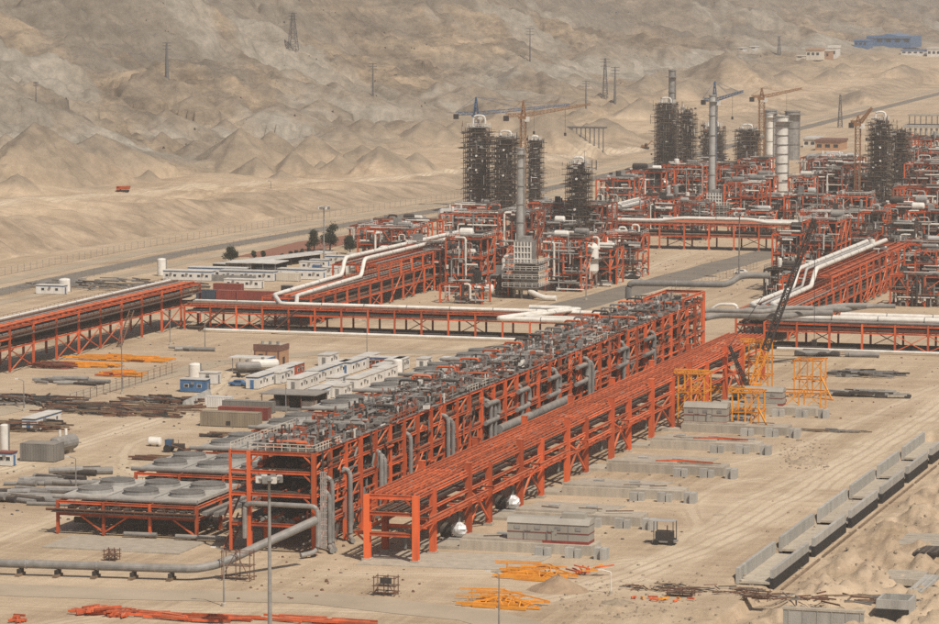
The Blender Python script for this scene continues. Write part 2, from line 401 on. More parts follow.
def build_ground():
    r1 = np.concatenate([np.array([-3000., -800, -200, 60, 200, 300, 380]), np.exp(np.arange(math.log(430), math.log(900), 0.0032)),
                         np.exp(np.arange(math.log(900), math.log(1080), 0.0026)), np.exp(np.arange(math.log(1080), math.log(2500), 0.00135)), np.exp(np.arange(math.log(2500), math.log(3000), 0.0024)), np.exp(np.arange(math.log(3000), math.log(12000), 0.0085))])
    th = np.concatenate([np.linspace(-75, -13, 40), np.linspace(-12.5, 12.5, 680), np.linspace(13, 75, 40)])
    a = np.tan(np.radians(th))
    D, A = np.meshgrid(r1, a, indexing='ij')
    W = np.where(D < 300, 300, D)
    x = A*W; y = D
    c, s = math.cos(YAW), math.sin(YAW)
    X, Y = c*x - s*y, s*x + c*y
    Z = terrain(X, Y); Z[D < 420] = np.minimum(Z[D < 420], 0.0)
    nr, na = X.shape
    co = np.stack([X, Y, Z], -1).reshape(-1, 3)
    idx = np.arange(nr*na).reshape(nr, na)
    q = np.stack([idx[:-1,:-1], idx[:-1,1:], idx[1:,1:], idx[1:,:-1]], -1).reshape(-1, 4)
    me = bpy.data.meshes.new('ground')
    me.vertices.add(len(co)); me.vertices.foreach_set('co', co.ravel())
    me.loops.add(q.size); me.loops.foreach_set('vertex_index', q.ravel().astype(np.int32))
    me.polygons.add(len(q)); me.polygons.foreach_set('loop_start', np.arange(0, q.size, 4, dtype=np.int32))
    me.polygons.foreach_set('loop_total', np.full(len(q), 4, dtype=np.int32))
    me.polygons.foreach_set('use_smooth', np.ones(len(q), dtype=bool))
    me.update(calc_edges=True)
    t = hill_edge(Y) - X
    at = me.attributes.new('hill', 'FLOAT', 'POINT'); at.data.foreach_set('value', sstep(70, 170, t + (fbm(X/40, Y/40, 61)-0.5)*60).ravel().astype(np.float32))
    # pale quarry benches and tipped grey rock: geology, with a shape of its own
    bench = np.exp(-((t-178-(fbm(X/90, Y/90, 71)-0.5)*60)/30)**2)*sstep(0.42, 0.55, fbm(X/70, Y/120, 72))
    bench = np.maximum(bench, sstep(0.60, 0.68, fbm((X+Y*0.4)/70, Y/150, 75))*sstep(150, 260, t)*0.7)
    at = me.attributes.new('pale', 'FLOAT', 'POINT'); at.data.foreach_set('value', bench.ravel().astype(np.float32))
    at = me.attributes.new('upper', 'FLOAT', 'POINT'); at.data.foreach_set('value', (sstep(210, 420, t+(fbm(X/110, Y/110, 63)-.5)*160)*.75).ravel().astype(np.float32))
    tb = t+(fbm(X/25, Y/25, 77)-.5)*18
    at = me.attributes.new('bank', 'FLOAT', 'POINT'); at.data.foreach_set('value', (sstep(4, 12, tb)*(1-sstep(27, 40, tb))*.9).ravel().astype(np.float32))
    spo = np.zeros_like(X)
    for mx, my, rr, hh, an, zc in MOUNDS: spo = np.maximum(spo, np.clip(1.25-np.hypot(X-mx, Y-my)/rr, 0, 1)*1.4)
    at = me.attributes.new('spoil', 'FLOAT', 'POINT'); at.data.foreach_set('value', np.clip(spo, 0, 1).ravel().astype(np.float32))
    trk_, lat = np.zeros_like(X), np.zeros_like(X)
    for pts, w, k in TRACKS:
        px_, py_ = [p[0] for p in pts], [p[1] for p in pts]
        mk = (X > min(px_)-2*w) & (X < max(px_)+2*w) & (Y > min(py_)-2*w) & (Y < max(py_)+2*w)
        xs, ys = X[mk], Y[mk]
        best, sg = np.full(xs.shape, 1e9), np.zeros_like(xs)
        for (ax, ay), (bx, by) in zip(pts[:-1], pts[1:]):
            dx, dy = bx-ax, by-ay; L = math.hypot(dx, dy)
            if L < .1: continue
            u = np.clip(((xs-ax)*dx+(ys-ay)*dy)/L/L, 0, 1); d = np.hypot(xs-ax-u*dx, ys-ay-u*dy)
            sg = np.where(d < best, d*np.sign((xs-ax)*dy-(ys-ay)*dx), sg); best = np.minimum(best, d)
        f = k*np.clip(1.25-(best+(fbm(xs/7, ys/7, 95, 3)-.5)*w*.7)/(w/2), 0, 1)
        la, tr = lat[mk], trk_[mk]
        lat[mk] = np.where(f > tr, sg, la); trk_[mk] = np.maximum(tr, f)
    at = me.attributes.new('track', 'FLOAT', 'POINT'); at.data.foreach_set('value', np.clip(trk_, 0, 1).ravel().astype(np.float32))
    at = me.attributes.new('lateral', 'FLOAT', 'POINT'); at.data.foreach_set('value', lat.ravel().astype(np.float32))
    o = bpy.data.objects.new('ground', me); col.objects.link(o); o['kind'] = 'structure'
    m = bpy.data.materials.new('sand'); m.use_nodes = True
    n, l = m.node_tree.nodes, m.node_tree.links
    b = n['Principled BSDF']; b.inputs['Roughness'].default_value = 0.95; b.inputs['Specular IOR Level'].default_value = 0.15
    geo = n.new('ShaderNodeNewGeometry')
    def noise(sc, det=5, rg=0.6, mp=None):
        t_ = n.new('ShaderNodeTexNoise'); t_.inputs['Scale'].default_value = sc; t_.inputs['Detail'].default_value = det; t_.inputs['Roughness'].default_value = rg
        v = geo.outputs['Position']
        if mp:
            k = n.new('ShaderNodeMapping'); k.inputs['Scale'].default_value = mp[0]; k.inputs['Rotation'].default_value = mp[1]
            l.new(v, k.inputs['Vector']); v = k.outputs[0]
        l.new(v, t_.inputs['Vector']); return t_.outputs['Fac']
    def ramp(f, p0, c0, p1, c1):
        r_ = n.new('ShaderNodeValToRGB'); e = r_.color_ramp.elements
        e[0].position, e[0].color, e[1].position, e[1].color = p0, (*c0, 1), p1, (*c1, 1)
        l.new(f, r_.inputs['Fac']); return r_.outputs['Color']
    def mix(f, a_, b_, mode='MIX'):
        x_ = n.new('ShaderNodeMix'); x_.data_type = 'RGBA'; x_.blend_type = mode
        for sock, v in (('Factor', f), ('A', a_), ('B', b_)):
            if isinstance(v, (int, float)): x_.inputs[sock].default_value = v
            elif isinstance(v, tuple): x_.inputs[sock].default_value = (*v, 1)
            else: l.new(v, x_.inputs[sock])
        return x_.outputs['Result']
    def attr(nm):
        a_ = n.new('ShaderNodeAttribute'); a_.attribute_name = nm; return a_.outputs['Fac']
    sand = ramp(noise(0.035, 7, 0.62), 0.34, (0.405, 0.298, 0.198), 0.64, (0.56, 0.435, 0.305))
    sand = mix(ramp(noise(0.011, 4), 0.45, (0,0,0), 0.62, (0.75,0.75,0.75)), sand, (0.52, 0.405, 0.28))
    trk = ramp(noise(0.30, 4, 0.7, ((1, 0.035, 1), (0, 0, 0.06))), 0.42, (0.80,0.78,0.75), 0.60, (1.06,1.06,1.06))      # wheel ruts along the haul ways
    trk2 = ramp(noise(0.34, 4, 0.7, ((0.05, 1, 1), (0, 0, 0.35))), 0.44, (0.88,0.87,0.85), 0.60, (1.04,1.04,1.04))
    sand = mix(ramp(noise(0.013, 3), 0.42, (0.15,0.15,0.15), 0.6, (1,1,1)), sand, trk, 'MULTIPLY')
    sand = mix(0.7, sand, trk2, 'MULTIPLY')
    sand = mix(ramp(noise(0.7, 6, 0.75), 0.56, (0,0,0), 0.75, (0.6,0.6,0.6)), sand, (0.27, 0.205, 0.14))             # scattered stones and damp
    sand = mix(ramp(noise(1.9, 3, 0.6), 0.60, (0,0,0), 0.72, (0.7,0.7,0.7)), sand, (0.60, 0.50, 0.36))
    hillc = ramp(noise(0.020, 8, 0.70), 0.38, (0.185, 0.147, 0.108), 0.64, (0.37, 0.285, 0.20))
    strata = ramp(noise(0.05, 5, 0.7, ((1.0, 0.12, 2.2), (0.25, 0.2, 0.55))), 0.42, (0.60,0.59,0.58), 0.58, (1.16,1.14,1.10))
    hillc = mix(0.9, hillc, strata, 'MULTIPLY')
    hillc = mix(ramp(noise(0.009, 4), 0.46, (0,0,0), 0.60, (0.7,0.7,0.7)), hillc, (0.205, 0.185, 0.155))
    hillc = mix(ramp(noise(0.32, 3, 0.8), 0.60, (0,0,0), 0.66, (0.75,0.75,0.75)), hillc, (0.12, 0.10, 0.07))        # dry scrub dots
    hillc = mix(attr('upper'), hillc, ramp(noise(0.03, 7, .7), .38, (0.145, 0.125, 0.10), .64, (0.255, 0.22, 0.175)))
    c_ = mix(attr('hill'), sand, hillc)
    bkc = ramp(noise(0.09, 7, 0.72, ((.35, 1, 1.6), (0, 0, .2))), 0.38, (0.235, 0.178, 0.124), 0.62, (0.42, 0.325, 0.228))
    c_ = mix(attr('bank'), c_, bkc)
    pal = ramp(noise(0.06, 6, 0.7), 0.38, (0.25, 0.225, 0.185), 0.62, (0.39, 0.35, 0.29))
    c_ = mix(attr('pale'), c_, pal)
    spc = ramp(noise(0.08, 7, 0.7), 0.38, (0.18, 0.146, 0.11), 0.62, (0.295, 0.235, 0.172))
    sp2 = n.new('ShaderNodeMath'); sp2.operation = 'MULTIPLY'; sp2.inputs[1].default_value = 0.85; l.new(attr('spoil'), sp2.inputs[0])
    c_ = mix(sp2.outputs[0], c_, spc)
    l.new(c_, b.inputs['Base Color'])
    rut = n.new('ShaderNodeMath'); rut.operation = 'SINE'
    rm = n.new('ShaderNodeMath'); rm.operation = 'MULTIPLY_ADD'; rm.inputs[1].default_value = 2.7; l.new(attr('lateral'), rm.inputs[0])
    rw = n.new('ShaderNodeMath'); rw.operation = 'MULTIPLY'; rw.inputs[1].default_value = 11.0; l.new(noise(.035, 4, .65), rw.inputs[0]); l.new(rw.outputs[0], rm.inputs[2])
    l.new(rm.outputs[0], rut.inputs[0])
    rc = ramp(rut.outputs[0], 0.2, (0.63, 0.515, 0.375), 0.95, (0.46, 0.36, 0.25))
    tf = n.new('ShaderNodeMath'); tf.operation = 'MULTIPLY'; l.new(attr('track'), tf.inputs[0]); l.new(ramp(noise(.12, 5, .7), .3, (.35,.35,.35), .62, (.95,.95,.95)), tf.inputs[1])
    c_ = mix(tf.outputs[0], c_, rc)
    fine = ramp(noise(0.17, 7, 0.78), 0.38, (0.76,0.75,0.73), 0.62, (1.12,1.11,1.10))
    hf = n.new('ShaderNodeMath'); hf.operation = 'MULTIPLY_ADD'; hf.inputs[1].default_value = .65; hf.inputs[2].default_value = .3; l.new(attr('hill'), hf.inputs[0])
    c_ = mix(hf.outputs[0], c_, fine, 'MULTIPLY')
    l.new(c_, b.inputs['Base Color'])
    b1 = n.new('ShaderNodeBump'); b1.inputs['Strength'].default_value = 0.4; b1.inputs['Distance'].default_value = 0.8
    l.new(noise(0.45, 8, 0.8), b1.inputs['Height'])
    b2 = n.new('ShaderNodeBump'); b2.inputs['Strength'].default_value = 0.5; b2.inputs['Distance'].default_value = 0.15
    l.new(noise(2.6, 5, 0.65), b2.inputs['Height']); l.new(b1.outputs[0], b2.inputs['Normal'])
    l.new(b2.outputs[0], b.inputs['Normal'])
    me.materials.append(m)
def smooth_pts(p, n=3):
    for _ in range(n):
        q = [p[0]]
        for a, b in zip(p[:-1], p[1:]): q += [(a[0]*.75+b[0]*.25, a[1]*.75+b[1]*.25), (a[0]*.25+b[0]*.75, a[1]*.25+b[1]*.75)]
        p = q+[p[-1]]
    return p
TRACKS = [(smooth_pts([g(*q) for q in P]), w, k) for P, w, k in [
    ([(600, 585), (680, 556), (760, 520), (840, 470), (939, 408), (1000, 370)], 11, 1.0),
    ([(640, 566), (700, 530), (745, 500), (800, 478), (880, 440), (945, 395)], 5, .8),
    ([(700, 530), (690, 505), (715, 485), (760, 478)], 5, .7), ([(640, 560), (560, 572), (440, 572), (330, 575)], 7, .8),
    ([(-30, 640), (120, 610), (300, 608), (470, 612), (640, 580)], 9, .8), ([(700, 470), (780, 455), (850, 425), (939, 385)], 5, .7),
    ([(0, 470), (60, 450), (130, 428), (190, 410), (215, 392), (230, 372)], 8, 1.0), ([(0, 540), (80, 510), (130, 480), (190, 455)], 6, .7),
    ([(150, 480), (120, 465), (130, 440), (190, 430)], 5, .7), ([(300, 360), (370, 358), (450, 350), (500, 342)], 6, .8), ([(640, 300), (680, 282), (720, 272), (752, 262)], 5, .8),
    ([(560, 292), (620, 284), (660, 262), (700, 250)], 6, .7), ([(180, 330), (300, 335), (420, 340)], 6, .6), ([(0, 320), (60, 305), (150, 300), (280, 305), (330, 290)], 7, .7)]]
hp = [hit(px, py, True) for px, py in ((-60, 207), (0, 203), (60, 199), (122, 194), (200, 187), (300, 183), (400, 178), (455, 171), (520, 163), (640, 150))]
TRACKS.append((smooth_pts([(a[0], a[1]) for a in hp], 2), 11, 1.0))
build_ground()

def strip(name, pts, w, m, z=0.04, kind='structure', on_terrain=False):
    b = MB(); pts = [Vector((p[0], p[1], 0)) for p in pts]; vs_, fs = [], []
    dense = []
    for p, q in zip(pts[:-1], pts[1:]):
        k = max(1, int((q-p).length/12)); dense += [p+(q-p)*i/k for i in range(k)]
    dense.append(pts[-1])
    for i, p in enumerate(dense):
        d = (dense[min(i+1, len(dense)-1)] - dense[max(i-1, 0)]).normalized(); nn = Vector((-d.y, d.x, 0))
        ww = w/2*(1+0.06*math.sin(i*1.7))
        for sgn in (1, -1):
            e = p + nn*ww*sgn
            zz = max(float(terrain([e.x], [e.y])[0]), float(terrain([p.x], [p.y])[0]))+0.15 if on_terrain else z
            vs_.append((e.x, e.y, zz))
    for i in range(len(dense)-1): fs.append((2*i+1, 2*i+3, 2*i+2, 2*i))
    b.add(vs_, fs)
    o = bpy.data.objects.new(name, b.mesh(name, m)); col.objects.link(o); o['kind'] = kind; return o
strip('road', [(-452, 930), (-452, 1150), (-440, 1300), (-425, 1440), (-428, 1800), (-455, 2900)], 9, 'asphalt', 0.05)
strip('road', [(-466, 930), (-466, 1150), (-455, 1300), (-438, 1440), (-441, 1800), (-468, 2900)], 7, 'dusty_road', 0.05)
strip('road', [(-437, 920), (-437, 1150), (-425, 1300), (-412, 1430), (-414, 1650)], 5, 'dusty_road', 0.05)
strip('road', [g(560, 309), g(640, 288), g(735, 262), g(800, 246)], 14, 'asphalt', 0.05)
strip('road', [g(-30, 418), g(60, 398), g(150, 379), g(215, 363), g(330, 352), g(480, 352)], 8, 'dusty_road', 0.045)
strip('road', [g(-40, 588), g(120, 594), g(320, 598), g(480, 616), g(640, 660)], 10, 'dusty_road', 0.045)
rnd = random.Random(11)
# ------------------------------------------------------------------ bare orange pipe rack (nearest the camera)
def bare_rack():
    XL, XR, ZT = -189.5, -181.0, 11.3
    t = T('pipe_rack', 'long bare orange steel pipe rack without pipes, nearest the concrete footings', 'pipe rack', (XR, 564.5))
    tall = [594.6, 627, 659.4, 693, 726, 760, 795]
    short = [574, 607, 641, 673, 706.7, 744, 776, 812]
    ys = sorted([564.5] + tall + short + [835])
    for y in ys:
        top = ZT + (1.5 if y in tall else 0.0)
        for x in (XL, XR):
            t.mem('column', (x, y, 0.5), (x, y, top), 1.05, 1.05, 'orange')
            t.box('base_plate', x-0.8, x+0.8, y-0.8, y+0.8, 0.0, 0.5, 'concrete')
            if y in tall: t.box('cap_plate', x-0.55, x+0.55, y-0.55, y+0.55, top, top+0.15, 'orange')
        for z, h in ((ZT-0.35, 0.8), (ZT-3.2, 0.6), (4.6, 0.6)):
            t.mem('cross_beam', (XL, y, z), (XR, y, z), 0.4, h, 'orange')
        t.mem('knee_brace', (XL, y, ZT-2.4), (XL+1.9, y, ZT-0.6), 0.3, 0.3, 'orange', 'box')
        t.mem('knee_brace', (XR, y, ZT-2.4), (XR-1.9, y, ZT-0.6), 0.3, 0.3, 'orange', 'box')
    for a, b in zip(ys[:-1], ys[1:]):
        for x in (XL, XR):
            for z, h in ((ZT-0.4, 0.6), (ZT-3.2, 0.5), (5.6, 0.5)):
                t.mem('side_beam', (x, a, z), (x, b, z), 0.35, h, 'orange')
        n = max(2, int((b-a)/6))
        for i in range(1, n):
            y = a+(b-a)*i/n
            t.mem('joist', (XL+.2, y, ZT-0.25), (XR-.2, y, ZT-0.25), 0.18, 0.26, 'orange_old', 'box')  # darker colour stands in for the shade below the top runners
    t.box('dark_deck', XL+1.2, XR-1.2, 566, 834, ZT-3.0, ZT-2.93, 'dark')  # dark sheet added so the gaps between runners look shaded
    for i in range(9):                    # primed runners lying along the top deck
        x = XL+0.35+(XR-XL-0.7)*i/8
        for a, b in zip(ys[::2][:-1], ys[::2][1:]):
            t.mem('runner', (x, a+0.15, ZT+0.22+rnd.uniform(-.02,.05)), (x, b-0.15, ZT+0.22), 0.19, 0.26, 'orange', 'box')
    for i in range(4):
        x = XL+1.2+(XR-XL-2.4)*i/3
        t.mem('runner', (x, ys[0], ZT-2.8), (x, ys[-1], ZT-2.8), 0.2, 0.26, 'rust', 'box')  # lower runners coloured dark, for the shadow inside the rack
    for y in tall:                        # braced pairs: each tall column with the short one behind it
        k = min([s for s in short if s > y])
        for x in (XL, XR):
            t.mem('brace', (x, y, ZT-3.4), (x, y+(k-y)/2, 5.8), 0.32, 0.32, 'orange', 'box')
            t.mem('brace', (x, k, ZT-3.4), (x, y+(k-y)/2, 5.8), 0.32, 0.32, 'orange', 'box')
            t.mem('brace', (x, y, 1.0), (x, y+(k-y)/2, 5.4), 0.32, 0.32, 'orange', 'box')
            t.mem('brace', (x, k, 1.0), (x, y+(k-y)/2, 5.4), 0.32, 0.32, 'orange', 'box')
    for a, b in ((566, 600), (604, 628), (634, 654), (668, 686), (700, 716)):   # bracketed outer beam
        x = XR+1.9
        t.mem('outer_beam', (x, a, 7.3), (x, b, 7.3), 0.4, 0.5, 'orange')
        for y in (a+0.4, (a+b)/2, b-0.4):
            t.mem('bracket', (XR, y, 7.3), (x, y, 7.3), 0.35, 0.4, 'orange')
            t.mem('bracket', (XR, y, 5.2), (x-0.2, y, 7.1), 0.28, 0.28, 'orange', 'box')
    t.mem('outer_beam', (XL-2.6, 565.5, 4.6), (XR, 565.5, 4.6), 0.4, 0.6, 'orange')
    t.mem('bracket', (XL-2.4, 565.5, 4.5), (XL, 565.5, 2.6), 0.3, 0.3, 'orange', 'box')
    for y in (575, 590, 606, 640, 672, 705, 742, 770):
        t.pipe('drain_pipe', [(XL-4, y, 4), (XL+2, y, 4), (XL+3.2, y, 3.2), (XL+3.2, y, 0.6)], 0.35, 'grey')
bare_rack()

# ------------------------------------------------------------------ main multi-storey rack
def main_rack():
    XO, XL, XR = -214.8, -211.4, -199.8
    Z = [5.2, 10.3, 14.2, 17.4]
    t = T('pipe_rack', 'tall four storey orange rack packed with dark pipework and grey pipes on top', 'pipe rack', (XR, 567))
    ys = [567 + 8.15*i for i in range(36)]
    for i, y in enumerate(ys):
        for x in (XL, XR):
            t.mem('column', (x, y, 0.3), (x, y, Z[3]), 0.75, 0.75, 'orange')
        if i % 2 == 0: t.mem('column', (XO, y, 0.3), (XO, y, Z[3]+0.2), 0.42, 0.42, 'orange')
        for z in Z:
            t.mem('cross_beam', (XO if i % 2 == 0 else XL, y, z-0.3), (XR, y, z-0.3), 0.35, 0.6, 'orange')
        for z in Z[1:]:
            t.mem('knee_brace', (XR, y, z-2.2), (XR-2.0, y, z-0.4), 0.24, 0.24, 'orange', 'box')
            if i < 3: t.mem('knee_brace', (XL, y, z-2.2), (XL+2.0, y, z-0.4), 0.24, 0.24, 'orange', 'box')
    for k in range(0, 35, 2):
        a, b = ys[k], ys[min(k+2, 35)]
        for x in (XL, XR):
            for z in Z: t.mem('side_beam', (x, a, z-0.35), (x, b, z-0.35), 0.3, 0.5, 'orange')
            if x == XR: t.mem('side_beam', (x, a, 7.7), (x, b, 7.7), 0.25, 0.3, 'orange', 'box')
        y2 = ys[min(k+1, 35)]
        for z0, z1 in ((0.4, 5), (5.2, 10), (10.3, 14), (14.2, 17.1)):
            if rnd.random() < 0.75: t.mem('brace', (XR, a, z0), (XR, y2, z1), 0.24, 0.24, 'orange', 'box')
            elif rnd.random() < 0.6: t.mem('brace', (XR, y2, z0), (XR, a, z1), 0.24, 0.24, 'orange', 'box')
    for z in Z[:3]:                        # packed tiers of pipes and trays
        x = XL+0.5
        while x < XR-0.5:
            r = rnd.choice([0.18, 0.25, 0.32, 0.42, 0.55])
            m = rnd.choice(['dark','dark','dark','rust','dark','grey','orange_old'])
            a, b = 568+rnd.uniform(0, 9), 852-rnd.uniform(0, 40)
            t.mem('pipe', (x+r, a, z+r+0.02), (x+r, b, z+r+0.02), 2*r, 2*r, m, 'tube')
            x += 2*r+rnd.uniform(0.12, 0.5)
        t.mem('cable_tray', (XL+2, 570, z+2.2), (XL+2, 850, z+2.2), 2.6, 0.25, 'dark', 'box')
        t.mem('cable_tray', (XR-2.4, 572, z+1.7), (XR-2.4, 850, z+1.7), 1.6, 0.2, 'dark', 'box')
        t.box('walkway', XL+3.6, XR-3.6, 575, 850, z+0.95, z+1.05, 'dark')
    for z in Z[1:]: t.box('dark_deck', XL+.3, XR-.3, 568, 852, z-.02, z+.0, 'dark')  # full dark plates added to block the sun and blacken the interior
    x = XL+0.4                             # top tier: grey lines, headers and valves
    tops = []
    while x < XR-0.4:
        r = rnd.choice([0.12, 0.16, 0.22, 0.28, 0.36, 0.5])
        m = rnd.choice(['grey','grey','galv','lagging','dark','rust','orange_old'])
        a = 570+rnd.uniform(0, 60); b = min(850, a+rnd.uniform(120, 270))
        t.mem('pipe', (x+r, a, Z[3]+r+0.05), (x+r, b, Z[3]+r+0.05), 2*r, 2*r, m, 'tube')
        tops.append((x+r, r)); x += 2*r+rnd.uniform(0.1, 0.45)
    for k in range(34):
        y = 571+k*8.2
        if rnd.random() < 0.5:            # pipe loops, headers across
            h = rnd.uniform(.8, 1.6); r = rnd.choice([0.16, 0.22, 0.3, 0.4])
            xa, xb = XL+rnd.uniform(-1, 4), XR-rnd.uniform(0, 4)
            t.pipe('cross_pipe', [(xa, y, Z[3]+0.4), (xa, y, Z[3]+h), (xb, y, Z[3]+h), (xb, y, Z[3]+0.4)], r, rnd.choice(['grey','grey','galv','dark','orange']), 8)
        for _ in range(3):
            xx, r = rnd.choice(tops); yy = y+rnd.uniform(0, 7)
            t.mem('valve', (xx, yy, Z[3]+0.2), (xx, yy, Z[3]+2*r+rnd.uniform(0.5, 1.2)), 0.32, 0.32, rnd.choice(['dark','grey','orange_old','galv']), 'cyl')
        if rnd.random() < 0.2:
            yy = y+2; xx = XL+rnd.uniform(1, 8)
            t.mem('drum', (xx, yy, Z[3]+1.0), (xx+rnd.uniform(2, 4), yy, Z[3]+1.0), .8, .8, rnd.choice(['lagging','grey','galv']), 'drum')
    for mm, nn_, sc in (('grey', 520, 1), ('dark', 620, 1), ('galv', 420, 1), ('orange', 420, .8), ('white', 130, .8), ('rust', 300, .8)):
        b = MB()
        for _ in range(nn_):
            x, y = rnd.uniform(XL-1.5, XR+.4), rnd.uniform(569, 851); q = rnd.random(); z = Z[3]+rnd.uniform(.1, 1.2); w = sc*rnd.uniform(.14, .34)
            if q < .35: b.bar((x, y, Z[3]), (x, y, Z[3]+rnd.uniform(.6, 2.3)), w)
            elif q < .6: b.bar((x, y, z), (x, y+rnd.uniform(1, 6), z), w)
            elif q < .85: b.bar((x, y, z), (min(XR+.5, x+rnd.uniform(.8, 4)), y, z), w)
            else: b.box(x, x+rnd.uniform(.4, 1.1), y, y+rnd.uniform(.5, 1.6), z, z+rnd.uniform(.3, .9))
        t.add('small_bore_piping', b, mm, 'stuff')
    for mm, nn_ in (('orange', 520), ('dark', 700), ('rust', 420), ('grey', 330)):
        b = MB()
        for _ in range(nn_):
            y, z = rnd.uniform(567, 851), rnd.uniform(.6, 17); x = XR+rnd.uniform(-2.4, .7); q = rnd.random(); w = rnd.uniform(.12, .3)
            if q < .4: b.bar((x, y, z), (x, y+rnd.uniform(1.5, 9), z), w)
            elif q < .7: b.bar((x, y, z), (x, y, min(17.4, z+rnd.uniform(1, 4.5))), w)
            elif q < .85: b.bar((x, y, z), (x-rnd.uniform(1, 4), y, z), w)
            else: b.bar((x, y, z), (x, y+rnd.uniform(1, 3), min(17.4, z+rnd.uniform(1, 3))), w)
        t.add('small_bore_piping', b, mm, 'stuff')
    t.box('deck', XL, XL+2.2, 569, 850, Z[3]+0.02, Z[3]+0.1, 'galv')
    t.box('deck', XR-1.4, XR+0.3, 569, 760, Z[3]+0.0, Z[3]+0.07, 'galv')
    t.box('walkway', -206.6, -205.2, 569, 850, Z[3]+1.0, Z[3]+1.08, 'galv'); t.rail([(-206.6, 569, Z[3]+1.08), (-206.6, 850, Z[3]+1.08)], 'galv', 1.1, 2.6, .07)
    t.rail([(XL-.1, 602, Z[3]+.1), (XL-.1, 850, Z[3]+.1)], 'galv', 1.1, 2.6, .07)
    t.rail([(XL, 567.2, Z[3]+.1), (XR, 567.2, Z[3]+.1), (XR+.2, 580, Z[3]+.1)], 'cream', 1.2, 1.3, 0.1)
    t.rail([(XO, 567.2, Z[3]+.1), (XO, 600, Z[3]+.1)], 'cream', 1.2, 1.6, 0.09)
    for y in (610, 655, 702, 748): t.rail([(XR+.2, y, Z[3]+.1), (XR+.2, y+14, Z[3]+.1), (XR-3, y+14, Z[3]+.1)], rnd.choice(['cream','orange']), 1.2, 1.6, 0.09)
    for k in range(24):                   # white-railed valve platforms along the far part
        y = 655+k*8.0
        t.mem('valve_station', (XL-1.0, y, Z[3]+0.3), (XL-1.0, y, Z[3]+rnd.uniform(1.2, 2.2)), 0.4, 0.4, rnd.choice(['dark','galv','grey']), 'cyl')
        t.pipe('header_spool', [(XL-2.2, y+1, Z[3]+.5), (XL-2.2, y+1, Z[3]+2.0), (XL+1.6, y+1, Z[3]+2.0), (XL+1.6, y+1, Z[3]+.5)], 0.24, rnd.choice(['grey','galv','orange','dark']), 8)
    # risers with bends on the near side
    for i, (y, z0, z1) in enumerate([(572, 0.6, 10.2), (573.5, 0.6, 12.4), (583, 0.6, 12.6), (600, 2, 13.5), (602, 2, 12.6), (617, 4, 14.5), (640, 3, 15), (643, 3, 14), (668, 3, 14.5), (671, 3, 13.6), (690, 3, 15), (716, 4, 15.5), (742, 4, 15), (745, 4, 14), (772, 4, 15.5), (800, 4, 15)]):
        x = XR+1.0
        t.pipe('riser', [(XR-2, y, z1), (x, y, z1), (x, y, z0), (x-0.5 if i > 3 else x+1.5, y-3, z0)], 0.42, rnd.choice(['grey','grey','galv']), 10, 1.4)
    for y in (664, 686, 709, 731, 766, 790):                              # lying U bends
        x = XR+1.1
        t.pipe('u_bend', [(x, y, 10.5), (x, y+9, 10.5), (x, y+9, 14.0), (x, y+1, 14.0)], 0.48, 'grey', 10, 2.0)
    for y in (672, 694):
        t.mem('header', (XR+1.5, y, 8.4), (XR+1.5, y+30, 8.4), 1.7, 1.7, 'grey', 'cyl')
        t.mem('header', (XR+3.3, y, 5.8), (XR+3.3, y+30, 5.8), 1.7, 1.7, 'grey', 'cyl')
    # vertical cage ladder of tubing on the front right corner
    b = MB()
    for k in range(4): b.tube([(XR+0.5+0.3*k, 569, 1.0), (XR+0.5+0.3*k, 569, 14.0)], 0.1, 6)
    for z in range(2, 15): b.bar((XR+0.3, 569, z), (XR+1.6, 569, z), 0.12)
    t.add('tubing_bundle', b, 'lagging')
    # front loop of grey pipe and the ladder bay
    t.pipe('front_loop', [(XL-0.5, 566, 2.6), (XL-0.5, 566, 8.6), (XR+1.2, 565.6, 8.6), (XR+1.2, 565.6, 1.0), (XR-1.0, 563, 0.6)], 0.42, 'galv', 10, 1.4)
    t.box('deck', XO, XL, 567, 610, 10.2, 10.3, 'dark'); t.box('deck', XO, XL, 567, 610, 5.1, 5.2, 'dark')
    st = MB()
    for k in range(2):
        z = 0.3+k*5
        for xx in (XO-1.6, XO-0.4): st.bar((xx, 567.5, z), (xx, 575, z+5), 0.2, 0.35)
        for j in range(12): st.box(XO-1.6, XO-0.4, 567.5+j*0.62, 568.0+j*0.62, z+0.2+j*0.41, z+0.26+j*0.41)
    t.add('stair', st, 'orange_old')
    # end frame with a roof beam where the rack stops
    for x in (XL+2, XR): t.mem('column', (x, 853.5, 0.3), (x, 853.5, 19.6), 0.6, 0.6, 'orange')
    t.mem('cross_beam', (XL+2, 853.5, 19.4), (XR, 853.5, 19.4), 0.4, 0.7, 'orange')
    for x in (XL+2, XR): t.mem('side_beam', (x, 832, 19.4), (x, 853, 19.4), 0.4, 0.6, 'orange')
    for x in (XL+2, XR): t.mem('column', (x, 832, 17.4), (x, 832, 19.6), 0.5, 0.5, 'orange')
main_rack()

